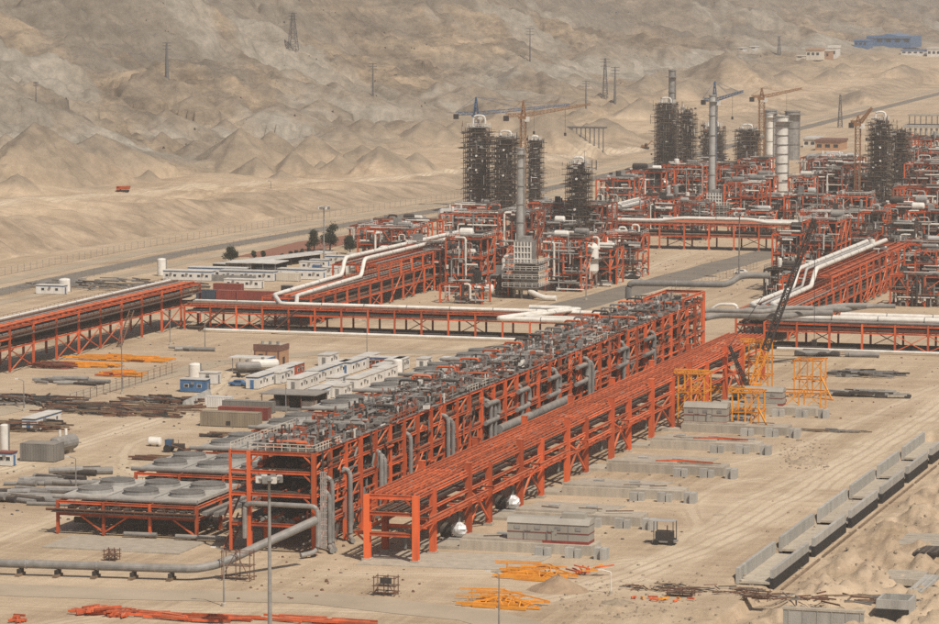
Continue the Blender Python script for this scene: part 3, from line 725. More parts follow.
# ------------------------------------------------------------------ air cooler banks on the main rack's left side
ORD = ['first','second','third','fourth','fifth','sixth','seventh','eighth','ninth','tenth']
def coolers():
    for i, y0 in enumerate([576, 612, 641.5, 674, 706, 739, 771, 803]):
        x0, x1, d, zt = -250.5, -224.5, 23.0 if i == 0 else 22.0, 6.0
        lab = 'air cooler bank of fans on an orange frame, ' + ('nearest one, beside the concrete pad' if i == 0 else ORD[i]+' back along the tall rack')
        t = T('air_cooler', lab, 'air cooler', (x0, y0), 'air cooler banks beside the tall rack')
        nx = 4
        for a in range(nx):
            x = x0+(x1-x0)*a/(nx-1)
            for y in (y0, y0+d/2, y0+d):
                t.mem('column', (x, y, 0.2), (x, y, zt), 0.5, 0.5, 'orange')
            for z in (zt-0.3, 3.6): t.mem('beam', (x, y0, z), (x, y0+d, z), 0.35, 0.5, 'orange')
        for y in (y0, y0+d/2, y0+d):
            for z in (zt-0.3, 3.6):
                for a in range(nx-1): t.mem('beam', (x0+(x1-x0)*a/(nx-1), y, z), (x0+(x1-x0)*(a+1)/(nx-1), y, z), 0.35, 0.5, 'orange')
        for a in range(nx-1):
            xa, xb = x0+(x1-x0)*a/(nx-1), x0+(x1-x0)*(a+1)/(nx-1)
            xm = (xa+xb)/2
            t.mem('brace', (xa, y0, 0.6) if a % 2 else (xb, y0, 0.6), (xm, y0, 3.4), 0.25, 0.25, 'orange', 'box')
            t.box('plenum', xa+0.25, xb-0.25, y0+1.2, y0+d-0.4, zt+0.25, zt+0.75, 'concrete_new')
            for k in range(2):
                cx_, cy_ = xm, y0+d*(0.29+0.44*k)
                f = MB().lathe((cx_, cy_, zt+.75), [(3.25,0),(3.05,0.5),(3.15,0.8),(2.9,0.8),(2.85,0.45)], 28)
                ring = t.add('fan_ring', f, 'grey')
                grid = MB()
                for q in range(-4, 5):
                    w = math.sqrt(max(0.1, 2.85**2-(q*0.68)**2))
                    grid.bar((cx_-w, cy_+q*0.68, zt+1.45), (cx_+w, cy_+q*0.68, zt+1.45), 0.14)
                t.add('guard', grid, 'galv', parent=ring)
        t.mem('header_pipe', (x0-1.0, y0+0.4, zt+0.55), (x1, y0+0.4, zt+0.55), 0.8, 0.8, 'grey', 'tube')
        t.mem('header_pipe', (x0-2, y0-0.5, zt-1.6), (x1, y0-0.5, zt-1.6), 0.55, 0.55, 'rust', 'tube')
        t.box('walkway', x0-0.8, x1, y0-1.2, y0-0.1, 4.0, 4.12, 'dark')
        for k in range(3):
            t.mem('duct', (x0+1.5, y0+4+k*6, 2.0+0.3*k), (x1-1, y0+4+k*6, 2.0+0.3*k), 1.1, 1.1, rnd.choice(['dark','dark','rust']), 'tube')
        for k in range(14):
            xx = x0+2+k*2.1
            t.mem('tube_bundle', (xx, y0+0.8, 4.6), (xx, y0+d-1, 4.6), 1.0, 0.7, rnd.choice(['galv','dark','grey']), 'box')
        if i < 3: t.rail([(x0, y0-1.2, 4.1), (x1, y0-1.2, 4.1)], 'rust', 1.1, 1.8, 0.07)
coolers()
single('concrete_pad', MB().box(-247, -222, 561, 574, -0.2, 0.25), 'concrete', 'flat grey concrete pad in front of the nearest air cooler bank', 'slab', (-234, 567))
for k, (px, py, L) in enumerate([(200, 541, 9), (242, 530, 13), (140, 538, 6)]):
    x, y = g(px, py); b = MB().tube([(x-L/2, y, 0.65), (x+L/2, y+0.4, 0.65)], 0.4, 10)
    single('loose_pipe', b, 'grey', ['short grey pipe lying on the concrete pad', 'long grey pipe lying under the tall rack end', 'grey pipe lying below the nearest air cooler'][k], 'pipe', (x, y))

# ------------------------------------------------------------------ generic rack with two or three tiers
def rack(label, axis, c0, c1, s0, s1, bay, zs, m, seed, fill, braces=0.3, colw=0.45, pipes_top=True, name='pipe_rack'):
    """axis 'x': runs along X from s0 to s1 between Y=c0 and Y=c1; axis 'y': runs along Y between X=c0 and X=c1"""
    r_ = random.Random(seed)
    P = (lambda s, c, z: (s, c, z)) if axis == 'x' else (lambda s, c, z: (c, s, z))
    t = T(name, label, 'pipe rack', P(s0, c0, 0))
    n = max(1, round((s1-s0)/bay)); ss = [s0+(s1-s0)*i/n for i in range(n+1)]
    for s in ss:
        for c in (c0, c1):
            t.mem('column', P(s, c, 0.2), P(s, c, zs[-1]), colw, colw, m)
            t.mem('footing', P(s, c, 0), P(s, c, 0.35), 1.1, 1.1, 'concrete', 'box')
        for z in zs: t.mem('cross_beam', P(s, c0, z-0.25), P(s, c1, z-0.25), 0.3, 0.5, m)
    for a, b in zip(ss[:-1], ss[1:]):
        for c in (c0, c1):
            for z in zs: t.mem('side_beam', P(a, c, z-0.3), P(b, c, z-0.3), 0.28, 0.42, m)
            if r_.random() < braces:
                zt = zs[0]-0.4; mid = (a+b)/2
                t.mem('brace', P(a, c, 0.5), P(mid, c, zt*0.52), 0.22, 0.22, m, 'box'); t.mem('brace', P(b, c, 0.5), P(mid, c, zt*0.52), 0.22, 0.22, m, 'box')
                t.mem('brace', P(a, c, zt), P(mid, c, zt*0.52), 0.22, 0.22, m, 'box'); t.mem('brace', P(b, c, zt), P(mid, c, zt*0.52), 0.22, 0.22, m, 'box')
        k = max(1, int((b-a)/3.5))
        for i in range(1, k):
            s = a+(b-a)*i/k
            t.mem('joist', P(s, c0, zs[-1]-0.2), P(s, c1, zs[-1]-0.2), 0.2, 0.3, m, 'box')
    for zi, z in enumerate(zs):
        if zi == len(zs)-1 and not pipes_top: continue
        c = min(c0, c1)+0.4; hi = max(c0, c1)-0.4
        while c < hi:
            r = r_.choice([0.14, 0.2, 0.28, 0.36])
            if r_.random() < fill:
                a, b = s0+r_.uniform(0, 3), s1-r_.uniform(0, 3)
                t.mem('pipe', P(a, c+r, z+r+0.02), P(b, c+r, z+r+0.02), 2*r, 2*r, r_.choice(['dark','rust','dark','grey','orange_old'] if zi < len(zs)-1 else ['orange_old','rust','orange','grey','orange']), 'tube')
            c += 2*r+r_.uniform(0.15, 0.6)
        if zi < len(zs)-1:
            cm = (c0+c1)/2
            t.mem('dark_deck', P(s0, cm, z), P(s1, cm, z), abs(c1-c0)-.3, 0.06, 'dark', 'box')
            t.mem('cable_tray', P(s0, cm, z+1.1), P(s1, cm, z+1.1), 0.5*abs(c1-c0), 0.25, 'dark', 'box')
    if axis == 'x' and zs[-1] < 8:
        for q in range(6): t.mem('shade_pipe', P(s0+1, c0+1+(c1-c0-2)*q/5, .75), P(s1-1, c0+1+(c1-c0-2)*q/5, .75), .7, .7, r_.choice(['dark','dark','rust']), 'tube')  # dark pipes added to blacken the deep shadow band under the cross racks
    return t
# far left rack, running away from the camera
t = rack('three tier weathered orange rack running back along the left edge', 'y', -368.5, -359.5, 742, 926, 14.2, [6.4, 8.9, 11.3], 'orange', 21, 0.85, 0.35, 0.5)
t.rail([(-359.2, 800, 9.0), (-359.2, 926, 9.0)], 'rust', 1.1, 2.2, 0.08)
t.rail([(-368.7, 742, 11.4), (-368.7, 926, 11.4)], 'rust', 1.1, 2.6, 0.07)
t.box('walkway', -359.4, -358.2, 800, 926, 8.75, 8.85, 'dark')
x, y = g(98, 317, 8)
t.box('notice_board', x, x+1.6, y-0.1, y, 7.6, 9.2, 'white')
for i, y in enumerate((752, 778, 862)):
    st = MB()
    for xx in (-357.8, -356.6): st.bar((xx, y, 0.2), (xx, y+9, 8.7), 0.2, 0.35)
    for j in range(16): st.box(-357.8, -356.6, y+j*0.56, y+j*0.56+0.4, 0.4+j*0.53, 0.46+j*0.53)
    t.add('stair', st, 'rust')
# cross rack, left stretch and right stretch
t = rack('low orange cross rack carrying white pipes left of the tall rack', 'x', 908, 918, -357, -222, 7.7, [5.2, 6.9], 'orange', 22, 0.7, 0.22, 0.45)
t.rail([(-357, 907.6, 6.8), (-262, 907.6, 6.8)], 'rust', 1.1, 2.4, 0.07)
for i, sx in enumerate((-352, -331, -243)):
    st = MB()
    for yy in (905.4, 906.6): st.bar((sx, yy, 0.2), (sx+7, yy, 6.4), 0.2, 0.35)
    for j in range(14): st.box(sx+j*0.5, sx+j*0.5+0.35, 905.4, 906.6, 0.4+j*0.44, 0.46+j*0.44)
    t.add('stair', st, 'rust')
rack('low orange cross rack carrying white pipes at the right edge', 'x', 906, 918, -196, -128, 8.5, [5.2, 7.2], 'orange', 23, 0.75, 0.35, 0.5)
single('ground_pipe', MB().tube([(-350, 904.5, 0.7), (-226, 904.5, 0.7)], 0.4, 10), 'white', 'white pipe along the ground in front of the left cross rack', 'pipe', (-350, 904.5))
single('ground_pipe', MB().tube([(-192, 903, 0.7), (-128, 903, 0.7)], 0.4, 10), 'white', 'white pipe along the ground in front of the right cross rack', 'pipe', (-192, 903))
# unit racks running back from the cross rack
def step_rack(label, x0, x1, ya, yb, yc, seed):
    t = rack(label, 'y', x0, x1, ya, yc, 10.5, [4.4, 8.0], 'orange', seed, 0.8, 0.4, 0.5)
    n = round((yc-yb)/10.5)
    for i in range(n+1):
        y = yb+(yc-yb)*i/n
        for x in (x0, x1): t.mem('column', (x, y, 8), (x, y, 12.2), 0.45, 0.45, 'orange')
        t.mem('cross_beam', (x0, y, 12), (x1, y, 12), 0.3, 0.5, 'orange')
        if i < n:
            y2 = yb+(yc-yb)*(i+1)/n
            for x in (x0, x1): t.mem('side_beam', (x, y, 12), (x, y2, 12), 0.28, 0.45, 'orange')
            if i % 2: t.mem('brace', (x1, y, 0.5), (x1, y2, 7.6), 0.25, 0.25, 'orange', 'box')
            for q in range(1, 4): t.mem('joist', (x0, y+(y2-y)*q/4, 12.1), (x1, y+(y2-y)*q/4, 12.1), 0.2, 0.3, 'orange', 'box')
    for q in range(5):
        x = x0+0.8+q*(x1-x0-1.6)/4
        t.mem('pipe', (x, yb, 12.6), (x, yc, 12.6), 0.5, 0.5, rnd.choice(['rust','grey','orange_old']), 'tube')
    return t
step_rack('stepped orange rack under white twin pipes leading into the left unit', -341, -327, 926, 985, 1090, 31)
step_rack('stepped orange rack under white pipes leading into the right unit', -208, -194, 926, 985, 1110, 32)
# upper cross rack
t = rack('long orange cross rack far behind with white pipe on top, beyond the paved road', 'x', 1212, 1224, -326, -238, 8.6, [5.0, 9.0], 'orange', 33, 0.9, 0.45, 0.5)
t = rack('short orange rack under sloping white pipes behind the white drums', 'y', -338, -326, 1226, 1345, 11, [5.0, 9.0], 'orange', 34, 0.8, 0.4, 0.5)

# ------------------------------------------------------------------ pipelines lying on the racks
def line(label, pts, r, m='white', n=12, name='pipeline', group=None, bend=None):
    r *= .8 if m == 'white' or r < .8 else .85
    p = fillet(pts, bend or r*3.2, 5) if len(pts) > 2 else pts
    t = T(name, label, 'pipeline', tuple(pts[0]), group)
    t.add('pipe_run', MB().tube(p, r, n), m)
    for a, b in zip(pts[:-1], pts[1:]):
        a, b = Vector(a), Vector(b); L = (b-a).length
        if L > 16:
            d = (b-a).normalized()
            for i in range(1, int(L/12)): t.mem('clamp', a+d*12*i, a+d*(12*i+0.25), r*2.2, r*2.2, 'galv', 'tube')
    return t
z = 7.7
line('left twin white pipe, outer one, bending at the rack corner and stepping up', [(-222, 910, z), (-330, 910, z), (-337.6, 926, z+.8), (-337.6, 983, 9.2), (-337.6, 986, 14), (-335.5, 1090, 14)], 0.75)
line('left twin white pipe, inner one, joining the long cross pipe', [(-326, 911.6, z), (-331, 926, z+.8), (-331, 981, 9.2), (-331, 984, 14), (-330, 1086, 14)], 0.7)
line('thin white pipe lying behind the long white pipe on the left cross rack', [(-357, 916.4, 7.3), (-316, 916.4, 7.3)], 0.45)
line('white pipe along the top of the far left rack', [(-367.6, 786, 11.9), (-367.6, 924, 11.9)], 0.45)
line('white pipe folded in a wide flat loop beside the tall rack', [(-262, 916.5, 8.1), (-250, 916.5, 8.1), (-262, 885, 8.1), (-231, 885, 8.1), (-222, 916, 8.1)], 0.8)
line('inner white pipe of the flat loop beside the tall rack', [(-258, 914, 8.3), (-247, 914, 8.3), (-256, 890, 8.3), (-236, 890, 8.3), (-226, 914, 8.3), (-216, 916, 8.3)], 0.55)
line('front white pipe along the right cross rack, thick', [(-203, 909, 8.3), (-126, 909, 8.3)], 1.0)
line('rear white pipe along the right cross rack', [(-178, 916, 8.5), (-126, 916, 8.5)], 0.9)
line('white pipe zigzagging up from the right cross rack, left one', [(-196, 911, 9.3), (-204, 926, 9.6), (-203, 975, 9.8), (-203, 982, 14.4), (-203, 1085, 14.4)], 0.8)
line('white pipe zigzagging up from the right cross rack, right one', [(-191, 911, 9.6), (-198.5, 926, 9.8), (-198.5, 978, 10), (-198.5, 985, 14.4), (-198.5, 1092, 14.4)], 0.8)
line('grey pipe between the two zigzag white pipes on the right', [(-194, 912, 9.4), (-201, 926, 9.6), (-201, 978, 9.9), (-201, 984, 14.3), (-201, 1080, 14.3)], 0.45, 'lagging')
line('short white pipe with a raised bend left of the boom', [(-216, 905, 9), (-211, 905, 9), (-208, 905, 11.5), (-203, 905, 11.5), (-203, 905, 8.5)], 0.5)
line('long white pipe on the far cross rack', [(-326, 1214, 9.9), (-300, 1214, 9.9), (-292, 1214, 10.9), (-268, 1214, 10.9), (-262, 1214, 9.9), (-238, 1214, 9.9)], 0.75)
line('second white pipe on the far cross rack', [(-300, 1219, 10.2), (-240, 1219, 10.2)], 0.6)
for i in range(4):
    line('sloping white pipe behind the white drums, %s from left' % ORD[i], [(-336+i*2.6, 1228+i*6, 9.8), (-336+i*2.6, 1340-i*4, 9.8)], 0.6, 'white' if i % 2 == 0 else 'lagging', group='white pipes on the short rack')
# grey pipe bundle at the far end of the big racks
for i, (xa, xb, y, zz, r) in enumerate([(-212, -172, 862, 12.0, 0.9), (-210, -170, 868, 12.4, 0.9), (-205, -166, 875, 12.8, 0.8), (-214, -176, 857, 13.6, 0.7), (-200, -160, 882, 12.2, 0.7)]):
    line('large grey pipe with bends at the far end of the tall rack, %s nearest' % ORD[i], [(xa, y, zz-0.3), (xa+9, y, zz-0.3), (xa+13, y+4, zz+0.6), (xb-11, y+4, zz+0.6), (xb-6, y+12, zz+1.0), (xb, y+13, zz+1.0)], r, 'grey', group='grey pipes at the rack end')
line('thick open ended grey pipe lying above the rack end', [(-222, 866, 16), (-222, 866, 20), (-197, 868, 20), (-195, 872, 22), (-188, 874, 22)], 0.95, 'grey')
# big pipe across the foreground
line('long thick grey pipe across the foreground rising into the tall rack', [(-262, 531.5, 2.0), (-210, 537.6, 2.0), (-207, 540.5, 2.4), (*g(316, 520, 8.2), 8.2)], 0.85, 'grey', 16, name='large_pipe', bend=2.0)
for k in range(8):
    x = -258+k*6.3; y = 531.5+(x+262)*0.12
    t = T('pipe_support', 'timber sleeper support under the foreground pipe, %s from left' % ORD[k], 'support', (x, y), 'sleepers under the foreground pipe')
    t.box('sleeper', x-0.35, x+0.35, y-1.4, y+1.4, 0, 0.5, 'timber'); t.box('saddle', x-0.25, x+0.25, y-0.9, y+0.9, 0.5, 1.2, 'dark')
# ------------------------------------------------------------------ scaffolded process columns
def scaff_mesh(cx_, cy_, w, d, h, r_, dens=1.0):
    b, pl = MB(), MB()
    lv = 2.0
    for lay, (ww, dd) in enumerate(((w, d), (w-2.2, d-2.2), (w-4.4, d-4.4))):
        if ww < 1: continue
        nx, ny = max(2, int(ww/2.2)), max(2, int(dd/2.2))
        pts = [(cx_-ww/2+ww*i/nx, cy_+s*dd/2) for i in range(nx+1) for s in (-1, 1)] + [(cx_+s*ww/2, cy_-dd/2+dd*i/ny) for i in range(1, ny) for s in (-1, 1)]
        for x, y in pts: b.bar((x, y, 0), (x, y, h-r_.uniform(-1.8, 3.5)), 0.19)
        z = lv
        while z < h:
            for s in (-1, 1):
                e = r_.uniform(0.3, 1.6)
                b.bar((cx_-ww/2-e, cy_+s*dd/2, z), (cx_+ww/2+r_.uniform(0.3, 1.6), cy_+s*dd/2, z), 0.2)
                b.bar((cx_+s*ww/2, cy_-dd/2-0.6, z), (cx_+s*ww/2, cy_+dd/2+0.6, z), 0.2)
                if lay == 0: b.bar((cx_-ww/2, cy_+s*dd/2, z+1.0), (cx_+ww/2, cy_+s*dd/2, z+1.0), 0.15)
            z += lv
    z = lv
    while z < h:
        for s in (-1, 1):
            if r_.random() < 0.95*dens:
                a, e = sorted((r_.uniform(-0.62, 0.1), r_.uniform(0.0, 0.62)))
                pl.box(cx_+a*w, cx_+e*w, cy_+s*(d/2-0.65)-0.65, cy_+s*(d/2-0.65)+0.65, z+0.02, z+0.26)
            if r_.random() < 0.8*dens: pl.box(cx_+s*(w/2-0.65)-0.65, cx_+s*(w/2-0.65)+0.65, cy_-d/2, cy_+d/2, z+0.28, z+0.48)
        for _ in range(2):
            x = cx_+r_.uniform(-.5, .4)*w; b.bar((x, cy_-d/2, z-lv), (x+2.2, cy_-d/2, z), 0.16)
        for _ in range(int(3*dens)):
            x, y = cx_+r_.uniform(-.45, .3)*w, cy_-d*r_.uniform(.1, .5); s_ = r_.uniform(.5, 1.7)
            b.box(x, x+s_, y, y+.3, z+.2, z+r_.uniform(.5, 1.6))
        z += lv
    return b, pl
def column_tower(label, px0, px1, foot, top, seed, z0=0, vr=0.27, vm='dark', ring=True, extra=0.0):
    r_ = random.Random(seed)
    x0, y = g(px0, foot, z0); x1, _ = g(px1, foot, z0); k = mpp((px0+px1)/2, foot, z0)
    w = abs(px1-px0)*k; h = (foot-top)*k*1.01; cx_, cy_ = (x0+x1)/2, y+w/2
    t = T('process_column', label, 'process column', (cx_, cy_, z0))
    R_ = w*vr
    t.add('vessel', MB().lathe((cx_, cy_, z0), [(R_*1.15, 0), (R_*1.1, h*.06), (R_, h*.1), (R_, h*.55), (R_*.86, h*.6), (R_*.86, h*.95), (R_*.5, h*.985), (R_*.2, h)], 18), vm)
    b, pl = scaff_mesh(cx_, cy_, w*0.94, w*0.94, h*0.96, r_)
    t.add('scaffold', b, 'scaffold', 'stuff'); t.add('scaffold_boards', pl, 'plank', 'stuff')
    for mm, nn_ in (('lagging', 26), ('galv', 40), ('dark', 60), ('white', 14), ('rust', 22), ('plank', 30)):
        b = MB()
        for _ in range(int(nn_*h/26)):
            x, y, z = cx_+r_.gauss(0, .27)*w, cy_-w*r_.uniform(.15, .5), z0+h*r_.uniform(.03, 1.0); q = r_.random(); s_ = r_.uniform(.12, .32)
            if q < .35: b.bar((x, y, z), (x+r_.uniform(-3, 3), y, z), s_)
            elif q < .65: b.bar((x, y, z), (x, y, z+r_.uniform(1, 4.5)), s_)
            else: b.box(x, x+r_.uniform(.3, 1.5), y, y+.4, z, z+r_.uniform(.2, 1.1))
        t.add('small_bore_piping', b, mm, 'stuff')
    for _ in range(int(h/7)):             # boarded lifts that jut out unevenly
        z = z0+r_.uniform(.15, .95)*h; s = r_.choice([-1, 1]); xx = cx_+s*w*.5; L = r_.uniform(.6, 2.2)
        t.box('cantilever_lift', min(xx-s*1.2, xx+s*L), max(xx-s*1.2, xx+s*L), cy_-w*.5, cy_+w*.1, z, z+.2, r_.choice(['plank','scaffold']))
    n = max(3, int(h/6))
    for i in range(n):
        z = z0+h*(0.14+0.8*i/n)
        pf = MB().lathe((cx_, cy_, z), [(R_*0.7, 0), (R_*1.75, 0), (R_*1.75, 0.25), (R_*0.7, 0.25)], 14); t.add('platform', pf, r_.choice(['dark','galv','scaffold']))
        if r_.random() < 0.45:
            t.mem('nozzle', (cx_, cy_-R_*0.5, z+1.5), (cx_+R_*r_.uniform(-.5,.5), cy_-R_*1.9, z+1.5), 0.8, 0.8, r_.choice(['lagging','white','galv']), 'tube')
        if r_.random() < 0.5:
            xx = cx_+r_.uniform(-.42, .3)*w; zz = z+r_.uniform(0, 3)
            t.box('tarpaulin', xx, xx+r_.uniform(1, 3), cy_-w*0.43, cy_-w*0.425, zz, zz+r_.uniform(0.6, 1.4), r_.choice(['sheet','lagging','plank','sheet']))
    for q in range(3):
        a = r_.uniform(0, 6.28); x, yy = cx_+R_*1.25*math.cos(a), cy_-abs(R_*1.25*math.sin(a))
        t.mem('downcomer', (x, yy, z0), (x, yy, z0+h*r_.uniform(0.6, 0.97)), 0.55, 0.55, r_.choice(['lagging','galv','grey','white']), 'tube')
    zt = z0+h
    if ring:
        rr = w*0.23
        t.pipe('overhead_loop', [(cx_-rr, cy_, zt-1), (cx_-rr, cy_, zt+rr*.8+extra), (cx_+rr, cy_, zt+rr*.8+extra), (cx_+rr, cy_, zt-4)], 0.42, 'white', 8, rr*0.8)
        t.rail([(cx_-w*.36, cy_-w*.36, zt-.4), (cx_+w*.36, cy_-w*.36, zt-.4), (cx_+w*.36, cy_+w*.3, zt-.4)], 'white', 1.3, 1.4, 0.14)
        t.box('top_deck', cx_-w*.37, cx_+w*.37, cy_-w*.37, cy_+w*.37, zt-0.6, zt-0.4, 'lagging')
    return t
column_tower('tallest dark scaffolded column at left under the blue crane jib', 463, 490, 214, 127, 101, extra=2)
column_tower('dark scaffolded column between blue crane tower and slim grey stack', 491, 516, 216, 137, 102, vm='galv')
column_tower('narrow scaffolded column with white top right behind the grey stack', 526, 541, 214, 140, 103, vr=0.32, vm='lagging')
column_tower('lone scaffolded column right of the grey stack, with looped white top', 565, 588, 258, 163, 104, vm='lagging')
column_tower('left of two joined dark scaffolded columns below the tall flue', 654, 675, 180, 103, 105, vm='galv')
column_tower('right of two joined dark scaffolded columns beside the flue', 676, 694, 182, 110, 106, ring=False)
column_tower('scaffolded column hidden behind the slim stack with the blue crane', 700, 722, 186, 126, 107, vm='lagging')
column_tower('short scaffolded column left of the orange tower crane', 734, 757, 192, 130, 108, vm='lagging')
column_tower('widest dark scaffolded column at right with white looped pipe on top', 867, 889, 218, 120, 109, extra=1, vm='galv')
column_tower('scaffolded column standing against the widest one at right', 889, 908, 214, 130, 110, ring=False)
# ------------------------------------------------------------------ stacks and silos
def stack(name, label, px, w, foot, top, m='lagging', z0=0, rings=5, taper=0.9):
    x, y = g(px, foot, z0); k = mpp(px, foot, z0); r = w*k/2; h = (foot-top)*k
    t = T(name, label, 'stack' if name == 'stack' else 'silo', (x, y, z0))
    t.add('shell', MB().lathe((x, y, z0), [(r, 0), (r, h*0.1), (r*taper, h*0.4), (r*taper, h), (r*taper*0.8, h), (r*taper*0.8, h-1.0)], 20), m)
    for i in range(rings):
        z = z0+h*(i+1)/(rings+0.02)-0.3
        t.add('band', MB().lathe((x, y, z), [(r*1.01, 0), (r*1.09, 0), (r*1.09, 0.3), (r*1.01, 0.3)], 20), 'galv')
    t.mem('ladder', (x+r*1.1, y-r*0.4, z0), (x+r*1.1, y-r*0.4, z0+h), 0.35, 0.2, 'galv', 'box')
    t.add('top_platform', MB().lathe((x, y, z0+h*0.93), [(r*0.9, 0), (r*1.7, 0), (r*1.7, 0.25), (r*0.9, 0.25)], 16), 'galv')
    return t
def heater(label, px, w, foot, top, m='galv'):
    x, y = g(px, foot); k = mpp(px, foot); W = w*k; h = (foot-top)*k
    t = T('fired_heater', label, 'fired heater', (x, y+W/2))
    n = 8; cy_ = y+W/2
    for i in range(n):
        a = 2*math.pi*i/n; t.mem('leg', (x+W*.4*math.cos(a), cy_+W*.4*math.sin(a), 0), (x+W*.4*math.cos(a), cy_+W*.4*math.sin(a), h*.14), 0.5, 0.5, 'galv')
    t.add('radiant_shell', MB().lathe((x, cy_, h*.14), [(W*.40, 0), (W*.44, .3), (W*.44, h*.36), (W*.30, h*.46)], 20), m)
    t.box('convection_box', x-W*.30, x+W*.30, cy_-W*.3, cy_+W*.3, h*.60, h*.96, m)
    t.box('hood', x-W*.2, x+W*.2, cy_-W*.2, cy_+W*.2, h*.96, h*1.05, 'galv')
    for z in (h*.2, h*.34, h*.48, h*.6):
        t.box('platform', x-W*.62, x+W*.62, cy_-W*.62, cy_+W*.62, z, z+.2, 'galv')
        t.rail([(x-W*.62, cy_-W*.62, z+.2), (x+W*.62, cy_-W*.62, z+.2), (x+W*.62, cy_+W*.6, z+.2)], 'white', 1.2, 1.6, 0.12)
    for i in range(6):
        xx = x-W*.285+W*.114*i; t.mem('stiffener', (xx, cy_-W*.3-.15, h*.6), (xx, cy_-W*.3-.15, h*.96), 0.3, 0.3, 'white', 'box')
    for z in (h*.68, h*.78, h*.88): t.mem('stiffener', (x-W*.31, cy_-W*.3-.2, z), (x+W*.31, cy_-W*.3-.2, z), 0.25, 0.3, 'white', 'box')
    t.pipe('transfer_duct', [(x+W*.3, cy_-W*.5, h*.14), (x+W*.5, cy_-W*.6, h*.1), (x+W*.85, cy_-W*.8, 0.8), (x+W*1.3, cy_-W*.8, 0.8)], 0.8, 'white', 12, 2)
    t.pipe('crossover', [(x-W*.5, cy_, h*.3), (x-W*.75, cy_, h*.3), (x-W*.75, cy_, h*.7), (x-W*.3, cy_, h*.7)], 0.45, 'white', 8, 1.2)
    return t
heater('pale fired heater with railed platforms at the foot of the slim grey stack', 521, 30, 299, 240)
stack('stack', 'slim grey stack rising from the pale heater in the centre', 520.3, 8.4, 240, 148, 'lagging', 15.5)
heater('second pale fired heater below the stack with a blue crane', 713, 26, 226, 192)
stack('stack', 'slim light grey stack in front of the blue luffing crane', 712, 7.6, 194, 95, 'lagging', 9.5)
stack('stack', 'isolated grey flue rising behind the twin scaffolded columns', 671.5, 7.5, 178, 70, 'galv')
stack('silo', 'fat white banded column standing in the right background', 781.5, 13.5, 200, 116, 'white', 0, 9, 0.98)
stack('silo', 'slim white column left of the fat white banded column', 769.5, 7.5, 168, 114, 'white', 0, 4, 1.0)
stack('silo', 'dark grey silo behind the white columns, left one', 770, 13, 160, 110, 'galv', 0, 3, 1.0)
stack('silo', 'dark grey silo behind the white columns, right one', 792, 15, 160, 111, 'galv', 0, 3, 1.0)

